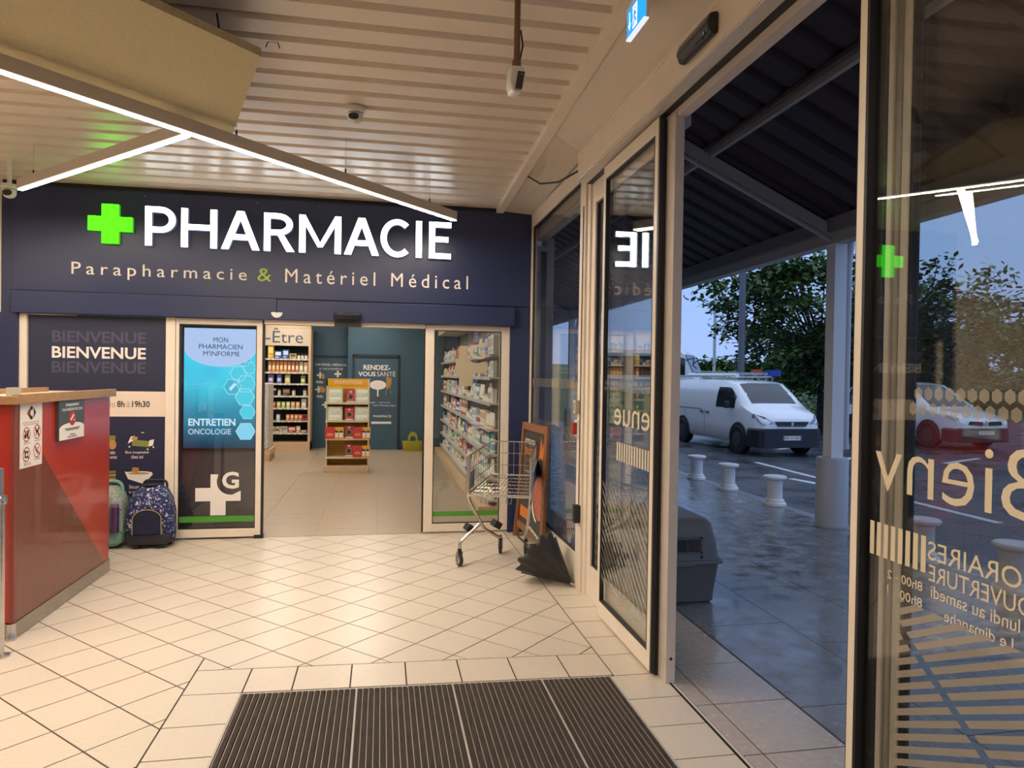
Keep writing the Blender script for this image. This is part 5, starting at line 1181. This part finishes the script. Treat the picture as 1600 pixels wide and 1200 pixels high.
# bollards
bp0 = None
names_b = {4.62: 'white spool bollard seen through the lettered glass', 5.55: 'white spool bollard beside the edge of the lettered glass', 8.27: 'white spool bollard closest to the canopy column', 9.5: 'white spool bollard in the middle of the three in the opening', 10.55: 'white spool bollard farthest along the kerb, near the van', 3.6: 'white spool bollard far right behind the lettered glass', 11.7: 'white spool bollard hidden behind the door jamb'}
bmat = M('white_bollard', (.80, .80, .80), .4, var=.08, vscale=12)
for y in (3.6, 4.62, 5.55, 8.27, 9.5, 10.55, 11.7):
    o = empty('bollard', (5.03 if y > 6 else 4.86, y, 0), label=names_b[y], cat='bollard', group='white spool bollards'); c = tuple(o.location)
    MB().lathe([(.145, 0), (.148, .015), (.142, .035), (.125, .045), (.118, .075), (.10, .085)], c, 24).build('foot', bmat, o, smooth=True)
    MB().lathe([(.10, .08), (.097, .10), (.095, .32), (.10, .33)], c, 24).build('shaft', bmat, o, smooth=True)
    MB().lathe([(.10, .325), (.13, .335), (.146, .348), (.148, .368), (.135, .38)], c, 24).build('cap', bmat, o, smooth=True)
# pet carrier
pc = empty('pet_carrier', (2.05, 4.95, 0), label='grey plastic pet carrier standing outside behind the door jamb', cat='carrier')
gp = M('grey_carrier_plastic', (.14, .138, .135), .5); gp2 = M('dark_grey_carrier', (.11, .11, .112), .5)
def ring(z, ix, iy): return [(a, b, z) for a, b, _ in sq(2.02, 5.06, z, .405-ix, .41-iy, .13, 36)]
loft(MB(), [ring(0, .05, .05), ring(.02, .03, .03), ring(.08, .025, .03), ring(.30, .0, .0)]).build('lower_shell', gp2, pc, smooth=True)
loft(MB(), [ring(.295, -.022, -.02), ring(.31, -.025, -.022), ring(.318, -.018, -.018)]).build('flange', gp, pc, smooth=True)
loft(MB(), [ring(.315, .0, .0), ring(.46, .02, .02), ring(.52, .035, .035), ring(.575, .045, .05), ring(.60, .07, .08), ring(.605, .12, .13)]).build('upper_shell', gp, pc, smooth=True)
rbox('vent_opening', black, pc, 1.80, 2.255, 4.645, 4.69, .385, .475)
vb = MB()
for k in range(7): vb.tube([(2.15+k*.016, 4.642, .39), (2.15+k*.016, 4.642, .47)], .003, 5)
vb.build('vent_grille', gp, pc); rbox('vent_frame', gp2, pc, 1.80, 2.27, 4.64, 4.66, .374, .386); rbox('vent_frame', gp2, pc, 1.80, 2.27, 4.64, 4.66, .474, .486); rbox('vent_frame', gp2, pc, 2.255, 2.27, 4.64, 4.66, .374, .486)
for x, y in ((1.87, 4.652), (2.27, 4.652), (2.385, 4.86)): MB().lathe([(.012, 0), (.012, .014)], (x, y, .345), 10, axis='y').build('bolt', black, pc)
rbox('latch', gp, pc, 2.04, 2.2, 4.63, 4.655, .285, .3); rbox('top_grip', gp2, pc, 1.86, 2.1, 4.95, 5.2, .604, .615, .005)
MB().ext([(2.398, 4.82, .04), (2.398, 5.35, .04), (2.398, 5.35, .27), (2.398, 4.82, .27)], (.03, 0, 0)).build('side_door', gp2, pc, bev=.01); MB().ext([(2.385, 4.82, .33), (2.385, 5.35, .33), (2.36, 5.3, .5), (2.36, 4.9, .5)], (.035, 0, 0)).build('side_door', gp2, pc, bev=.01)

# vehicles
carw = M('white_car_paint', (.86, .87, .88), .25, coat=.6); carglass = M('dark_car_glass', (.02, .024, .03), .06, spec=.8); bumper = M('black_bumper', (.018, .02, .028), .5); lampm = M('headlamp', (.22, .23, .25), .12, spec=.9); rimm = M('dark_wheel_rim', (.10, .10, .11), .4, .6); silver = M('silver_badge', (.6, .6, .62), .25, .9)
def interp(T, s):
    for (a, *A), (b, *B) in zip(T[:-1], T[1:]):
        if a <= s <= b:
            t = (s-a)/(b-a) if b > a else 0; return [p+(q-p)*t for p, q in zip(A, B)]
    return list(T[-1][1:]) if s > T[-1][0] else list(T[0][1:])
def vehicle(name, T, label, cat, zb=.26, wheels=(.85, 3.6), wr_=.31, L=4.5):
    """T rows: station, half width, belt height, top half width, top height; nose at s=0 looks to -Y"""
    root = empty(name, label=label, cat=cat)
    st = sorted(set([r[0] for r in T] + [T[0][0]+(T[-1][0]-T[0][0])*i/22 for i in range(23)])); rings = []
    for s in st:
        w, be, wt, tp = interp(T, s)
        h = [(w*.93, zb), (w, zb+.10), (w*1.0, (zb+be)/2), (w*.985, be), ((w*.985+wt)/2+.02, (be+tp)/2), (wt, tp-.055), (wt-.05, tp-.012), (wt*.45, tp)]
        rings.append([(x, s, z) for x, z in h] + [(-x, s, z) for x, z in h[::-1]])
    loft(MB(), rings).build('body', carw, root, smooth=True)
    def side(s, z, sg, off=.006):
        w, be, wt, tp = interp(T, s)
        if z <= be: x = w
        else:
            m = ((w*.985+wt)/2+.02); zm = (be+tp)/2
            x = w*.985+(m-w*.985)*(z-be)/(zm-be) if z < zm else m+(wt-m)*min(1, (z-zm)/(tp-.055-zm))
        return Vector((sg*(x+off), s, z))
    for sg in (-1, 1):
        for wy in wheels:
            c = (sg*(interp(T, wy)[0]-.065), wy, wr_)
            MB().lathe([(.36, 0), (.375, .02)], (0, 0, 0), 24, axis='x').build('wheel_arch', bumper, root).location = (sg*(interp(T, wy)[0]+.002)-(.02 if sg < 0 else 0), wy, wr_+.03)
            t_ = MB().lathe([(.18, -.09), (wr_-.02, -.1), (wr_, -.08), (wr_, .08), (wr_-.02, .1), (.18, .09)], c, 24, axis='x').build('wheel', black, root, smooth=True)
            MB().lathe([(.05, -.105), (.18, -.1), (.18, .1), (.05, .105)], c, 18, axis='x').build('rim', rimm, t_)
    return root, side
def patch(sf, T, s0, s1, zlo, zhi, gap, sg, n=10, rows=5, off=.012):
    mb = MB(); v = []; f = []
    for i in range(n+1):
        s = s0+(s1-s0)*i/n; zt = max(zlo+.01, min(zhi, interp(T, s)[3]-gap))
        for j in range(rows+1): v.append(sf(s, zlo+(zt-zlo)*j/rows, sg, off))
    for i in range(n):
        for j in range(rows): f.append((i*(rows+1)+j, (i+1)*(rows+1)+j, (i+1)*(rows+1)+j+1, i*(rows+1)+j+1))
    return mb.add(v, f)
def top_patch(T, s0, s1, f, n=8, off=.012):
    mb = MB(); v = []
    for i in range(n+1):
        s = s0+(s1-s0)*i/n; w, be, wt, tp = interp(T, s); x1 = (wt-.02)*f
        v += [(-x1, s, tp-.03+off), (-wt*.45, s, tp+off), (wt*.45, s, tp+off), (x1, s, tp-.03+off)]
    return mb.add(v, [(i*4+j, i*4+j+1, i*4+j+5, i*4+j+4) for i in range(n) for j in range(3)])
def top_panel(T, s0, s1, f0, f1, off=.008):
    a = interp(T, s0); b = interp(T, s1)
    return [Vector((-a[2]*f0, s0, a[3]+off)), Vector((a[2]*f0, s0, a[3]+off)), Vector((b[2]*f1, s1, b[3]+off)), Vector((-b[2]*f1, s1, b[3]+off))]
# delivery van
TV = [(0, .60, .66, .50, .80), (.05, .70, .74, .60, .86), (.22, .78, .84, .68, .97), (.52, .81, .94, .72, 1.08), (.62, .81, .97, .73, 1.12), (.95, .82, 1.0, .71, 1.38), (1.28, .82, 1.0, .67, 1.60), (1.6, .82, 1.0, .66, 1.665), (2.4, .82, 1.0, .66, 1.68), (3.9, .82, 1.0, .66, 1.67), (4.38, .81, .97, .64, 1.63), (4.48, .78, .92, .60, 1.5)]
van, vs = vehicle('delivery_van', TV, 'white delivery van with a ladder rack parked beyond the bollards', 'van', .24, (.80, 3.55), .32)
top_patch(TV, .66, 1.27, .97).build('windscreen', carglass, van, smooth=True)
for sg in (-1, 1):
    patch(vs, TV, 1.0, 1.85, 1.03, 1.50, .12, sg).build('side_window', carglass, van)
    m_ = MB().box(-.05, .05, -.06, .06, -.08, .08).build('mirror', bumper, van, bev=.02); m_.location = (sg*.93, 1.12, 1.10)
    MB().ext([vs(2.15, .86, sg), vs(2.3, .86, sg), vs(2.3, .89, sg), vs(2.15, .89, sg)], (sg*.015, 0, 0)).build('door_handle', bumper, van); MB().ext([vs(2.45, .86, sg), vs(2.6, .86, sg), vs(2.6, .89, sg), vs(2.45, .89, sg)], (sg*.015, 0, 0)).build('door_handle', bumper, van)
    sm_ = MB()
    for s in (2.38, 3.45): sm_.ext([vs(s, .36, sg, .002), vs(s+.012, .36, sg, .002), vs(s+.012, .94, sg, .002), vs(s, .94, sg, .002)], (sg*.002, 0, 0))
    sm_.ext([vs(2.5, .93, sg, .003), vs(4.2, .93, sg, .003), vs(4.2, .945, sg, .003), vs(2.5, .945, sg, .003)], (sg*.002, 0, 0)); sm_.build('door_seam', M('seam_grey', (.2, .21, .23), .5), van)
    MB().ext([(sg*.44, .0, .74), (sg*.69, .06, .70), (sg*.79, .30, .86), (sg*.77, .30, .93), (sg*.62, .10, .87)], (0, -.03, .004)).build('headlamp', lampm, van)
loft(MB(), [[(x, s, z) for x, z in ((w, .20), (w, .58), (w*.96, .62), (-w*.96, .62), (-w, .58), (-w, .20))] for s, w in ((-.03, .55), (-.02, .66), (.06, .76), (.28, .825), (.42, .828))]).build('bumper', bumper, van, bev=.015)
MB().ext([(-.34, -.012, .675), (.34, -.012, .675), (.42, -.005, .775), (-.42, -.005, .775)], (0, -.018, 0)).build('grille', bumper, van)
t = MB(); t.ext([(-.03, -.03, .675), (.0, -.03, .69), (.03, -.03, .675), (.025, -.03, .73), (.045, -.03, .755), (.0, -.03, .765), (-.03, -.03, .75), (-.02, -.03, .71)], (0, -.006, 0)); t.build('badge', silver, van)
pl = rbox('number_plate', whiteprint, van, -.235, .235, -.044, -.034, .37, .465)
rbox('plate_band', M('plate_blue', (.03, .08, .4), .5), pl, -.235, -.2, -.0455, -.044, .372, .463); rbox('plate_band', MATS['plate_blue'], pl, .2, .235, -.0455, -.044, .372, .463)
t = MB(); text(t, 'FM-171-WC', (-.185, -.0455, .39), UX, UZ, .37, .055, bold=.01); t.build('plate_lettering', blk, pl)
rk = MB()
for x in (-.62, .62): rk.tube([(x, 1.75, 1.76), (x, 4.3, 1.76)], .02, 8)
for s in (1.8, 2.9, 4.1): rk.tube([(-.68, s, 1.665), (-.66, s, 1.74), (.66, s, 1.74), (.68, s, 1.665)], .016, 8)
rk.build('roof_rack', M('rack_grey', (.4, .41, .44), .35, .6), van)
MB().tube([(-.45, 1.5, 1.78), (-.45, 4.0, 1.78)], .05, 12).build('roof_tube', carw, van, smooth=True)
ld = MB()
for x in (-.1, .28): ld.box(x, x+.035, 1.45, 4.3, 1.80, 1.86)
for k in range(10): ld.box(-.1, .3, 1.55+k*.28, 1.58+k*.28, 1.82, 1.845)
ld.build('ladder', M('ladder_alu', (.5, .52, .55), .35, .6), van); rbox('orange_clamp', M('orange_clamp', (.6, .07, .02), .4), van, -.02, .2, 1.52, 1.62, 1.862, 1.93); rbox('blue_crate', M('blue_crate', (.02, .05, .35), .4), van, .42, .68, 1.45, 1.7, 1.78, 1.92)
MB().tube([(.0, 1.75, 1.66), (-.03, 1.95, 1.86)], .006, 6).build('aerial', black, van)
van.location = (8.86, 13.95, RZ); van.rotation_euler = (0, 0, .035)
# people carrier seen through the lettered glass
TM = [(0, .66, .60, .58, .70), (.08, .80, .70, .70, .78), (.45, .86, .80, .78, .92), (.95, .88, .92, .80, 1.02), (1.85, .88, .96, .68, 1.62), (2.3, .88, .96, .68, 1.68), (3.7, .88, .96, .66, 1.66), (4.2, .86, .94, .60, 1.45), (4.4, .80, .9, .52, 1.05)]
mv, ms_ = vehicle('people_carrier', TM, 'white people carrier with a black grille seen through the lettered glass', 'car', .24, (.86, 3.55), .33)
top_patch(TM, 1.0, 1.84, .97).build('windscreen', carglass, mv, smooth=True)
for sg in (-1, 1):
    patch(ms_, TM, 1.35, 2.6, 1.0, 1.5, .11, sg).build('side_window', carglass, mv); patch(ms_, TM, 2.68, 3.9, 1.0, 1.5, .11, sg).build('side_window', carglass, mv)
    m_ = MB().box(-.07, .07, -.06, .06, -.06, .06).build('mirror', carw, mv, bev=.02); m_.location = (sg*1.0, 1.38, 1.04)
    MB().ext([(sg*.42, .0, .66), (sg*.78, .10, .70), (sg*.86, .42, .88), (sg*.74, .22, .84)], (0, -.02, .004)).build('headlamp', M('warm_headlamp', (.45, .42, .36), .15), mv)
    MB().ext([(sg*.10, -.012, .62), (sg*.52, .0, .64), (sg*.48, .0, .73), (sg*.10, -.012, .72)], (0, -.016, 0)).build('grille', bumper, mv)
t = MB(); t.ext([(0, -.03, .60), (.055, -.03, .68), (0, -.03, .76), (-.055, -.03, .68)], (0, -.008, 0)); t.build('badge', silver, mv)
loft(MB(), [[(x, s, z) for x, z in ((w, .20), (w, .50), (w*.96, .56), (-w*.96, .56), (-w, .50), (-w, .20))] for s, w in ((-.04, .60), (-.02, .72), (.08, .82), (.3, .872), (.46, .88))]).build('bumper', M('plum_bumper', (.05, .035, .04), .45), mv, bev=.02)
pl = rbox('number_plate', whiteprint, mv, -.235, .235, -.054, -.044, .40, .49); t = MB(); text(t, 'EF-047-EW', (-.19, -.0555, .42), UX, UZ, .38, .05, bold=.01); t.build('plate_lettering', blk, pl)
mv.location = (14.85, 15.0, RZ); mv.rotation_euler = (0, 0, .06)
# parked small car behind the van, minibus, grey car
TS = [(0, .62, .5, .5, .58), (.08, .74, .58, .62, .66), (.5, .80, .74, .72, .82), (1.0, .82, .82, .74, .90), (1.75, .82, .86, .62, 1.36), (2.3, .82, .86, .62, 1.40), (3.2, .82, .86, .58, 1.32), (3.7, .78, .8, .5, 1.0), (3.85, .72, .75, .45, .8)]
def small_car(label, loc, rz, paint_=None):
    c, s_ = vehicle('parked_car', TS, label, 'car', .22, (.72, 3.05), .28)
    top_patch(TS, 1.04, 1.74, .97).build('windscreen', carglass, c, smooth=True)
    for sg in (-1, 1):
        patch(s_, TS, 1.3, 3.1, .9, 1.27, .09, sg).build('side_window', carglass, c); MB().ext([(sg*.42, .03, .56), (sg*.72, .10, .58), (sg*.79, .42, .74), (sg*.66, .22, .72)], (0, -.02, .004)).build('headlamp', lampm, c)
    MB().ext([(-.4, -.012, .36), (.4, -.012, .36), (.42, -.008, .50), (-.42, -.008, .50)], (0, -.014, 0)).build('grille', bumper, c)
    if paint_: [setattr(ch.data.materials, '__setitem__', None) if False else ch.data.materials.__setitem__(0, paint_) for ch in c.children if ch.name.startswith('body')]
    c.location = loc; c.rotation_euler = (0, 0, rz)
small_car('white hatchback parked behind the delivery van', (12.1, 18.9, RZ), .05)
TB = [(0, .90, .9, .8, 1.05), (.1, 1.0, 1.15, .94, 1.4), (.5, 1.02, 1.2, .95, 2.3), (.8, 1.02, 1.2, .95, 2.55), (5.6, 1.02, 1.2, .95, 2.6), (5.8, 1.0, 1.2, .93, 2.5)]
mbus, bs = vehicle('minibus', TB, 'white minibus with a black windscreen parked far behind the van', 'bus', .3, (1.1, 4.6), .38)
MB().ext([p - Vector((0, .02, .0)) for p in top_panel(TB, .11, .49, .97, .97)], (0, -.01, 0)).build('windscreen', carglass, mbus)
for sg in (-1, 1): patch(bs, TB, .45, 5.2, 1.25, 2.2, .12, sg).build('side_window', carglass, mbus); MB().tube([bs(.4, 2.0, sg), bs(.1, 2.1, sg)+Vector((sg*.25, -.1, 0)), bs(.1, 1.8, sg)+Vector((sg*.3, -.1, 0))], .03, 6).build('mirror', black, mbus)
mbus.location = (15.3, 32.0, .5); mbus.rotation_euler = (0, 0, .9)

# street lamps
def lamp_post(loc, r, h, label, m):
    o = empty('street_lamp', loc, label=label, cat='lamp post'); x, y, z = loc
    MB().tube([(x, y, z), (x, y, z+h*.6), (x, y, z+h)], [r, r*.85, r*.6], 14).build('pole', m, o, smooth=True); MB().lathe([(r*1.8, 0), (r*1.8, .05), (r*1.1, .3)], loc, 14).build('base', m, o)
    MB().tube(arcpts([(x, y, z+h), (x+.2, y-.3, z+h+.4), (x+.6, y-.8, z+h+.45)]), r*.5, 8).build('arm', m, o); MB().ext([(x+.5, y-.75, z+h+.4), (x+.7, y-.7, z+h+.4), (x+1.0, y-1.2, z+h+.42), (x+.8, y-1.25, z+h+.42)], (0, 0, .1)).build('head', m, o)
lamp_post((10.35, 18.9, RZ), .105, 8, 'thick grey lamp post rising in front of the tree', M('grey_post', (.13, .135, .16), .5)); lamp_post((20.6, 41, 1.2), .10, 8, 'thin pale lamp post far behind the tree', M('pale_post', (.5, .52, .56), .5))

# trees
import array
leafA = M('leaf_green', (.055, .105, .022), .55, var=.5, vscale=3); leafB = M('leaf_rust', (.18, .045, .02), .6); leafC = M('leaf_light', (.11, .19, .04), .55); bark = M('bark', (.045, .035, .03), .9, var=.3, vscale=6)
def tree(c, rad, trunk, label, n=110, per=62, ls=.17, seed=1, name='tree', leaf=(leafA, leafB, leafC), cutleft=False):
    R = random.Random(seed); o = empty(name, trunk, label=label, cat='tree', group='trees across the car park')
    tm = MB(); T0 = Vector(trunk); Cc = Vector(c)
    tm.tube([T0, T0.lerp(Cc, .45)+Vector((.1, 0, 0)), Cc], [.2, .15, .08], 10); cl = []
    for i in range(n):
        while True:
            p = Vector((R.uniform(-1, 1), R.uniform(-1, 1), R.uniform(-1, 1)))
            if .25 < p.length < 1: break
        if p.length < .6: p *= 1.35
        if cutleft and p.x < -.55 and p.z < -.3-.9*(p.x+.55): p.x = -p.x*.7
        cl.append(Vector((Cc.x+p.x*rad[0], Cc.y+p.y*rad[1], max(Cc.z+p.z*rad[2], trunk[2]+1.1))))
    for p in cl[::3]: tm.tube([T0.lerp(Cc, R.uniform(.4, .9)), (T0.lerp(Cc, .75)+p)/2+Vector((0, 0, .15)), p], [.05, .03, .012], 5)
    tm.build('trunk', bark, o)
    lm = MB(); v = []; f = []; ms = []
    for p in cl:
        cr_ = R.uniform(.35, .7); mi = 0 if R.random() < .72 else 2
        for k in range(per):
            q = Vector((R.gauss(0, 1), R.gauss(0, 1), R.gauss(0, .6))) * cr_*.55; ct_ = p+q
            a = Vector((R.gauss(0, 1), R.gauss(0, 1), R.gauss(0, .5))).normalized(); b = a.cross(Vector((R.gauss(0, .4), R.gauss(0, .4), 1))).normalized(); s = ls*R.uniform(.6, 1.2); i0 = len(v)
            v += [tuple(ct_-a*s*.6), tuple(ct_+b*s*.45-Vector((0, 0, s*.1))), tuple(ct_+a*s*.7-Vector((0, 0, s*.2))), tuple(ct_-b*s*.45-Vector((0, 0, s*.1)))]
            f.append((i0, i0+1, i0+2, i0+3)); ms.append(mi if R.random() > .012 else 1)
    lm.v = v; lm.f = f; lm.m = ms; lm.build('foliage', list(leaf), o)
tree((14.4, 21.2, 3.6), (4.5, 2.6, 2.3), (14.45, 21.0, RZ), 'big leafy tree in the middle of the car park behind the canopy column', 210, 80, .18, 3, cutleft=True)
tree((18.6, 21.5, 3.7), (2.6, 2.6, 2.3), (18.4, 21.3, RZ), 'leafy tree beside the big tree, seen through the lettered glass', 80, 75, .19, 5)
tree((22.2, 18.0, 3.3), (3.4, 2.6, 1.9), (22.0, 18.0, RZ), 'tree at the far right behind the lettered glass', 80, 70, .19, 8)
tree((24.5, 31, 2.6), (6.5, 2.0, 2.0), (24.5, 31, .4), 'dense row tree on the grass bank beyond the big tree', 150, 60, .26, 11)
tree((34, 30, 3.0), (8, 2.4, 2.4), (34, 30, .3), 'dense tree on the bank at the far right', 120, 60, .28, 12)
def shrubs(x0, x1, y, z0, h, label, n, seed, ls=.14):
    R = random.Random(seed); v = []; f = []
    for k in range(n):
        ct_ = Vector((R.uniform(x0, x1), y+R.gauss(0, .35), z0+abs(R.gauss(0, .5))*h)); a = Vector((R.gauss(0, 1), R.gauss(0, 1), R.gauss(0, .5))).normalized(); b = a.cross(Vector((0, .2, 1))).normalized(); s = ls*R.uniform(.6, 1.3); i0 = len(v)
        v += [tuple(ct_-a*s*.6), tuple(ct_+b*s*.45), tuple(ct_+a*s*.7), tuple(ct_-b*s*.45)]; f.append((i0, i0+1, i0+2, i0+3))
    m = MB(); m.v = v; m.f = f; m.m = [0]*len(f); tag(m.build('hedge', leafC), label, 'hedge')
shrubs(10.5, 26, 26.2, 0, .9, 'low scrubby hedge along the far side of the car park', 5200, 21)
shrubs(26, 60, 72, 2.6, 1.0, 'distant line of dark treetops on the horizon', 5200, 22, .55)
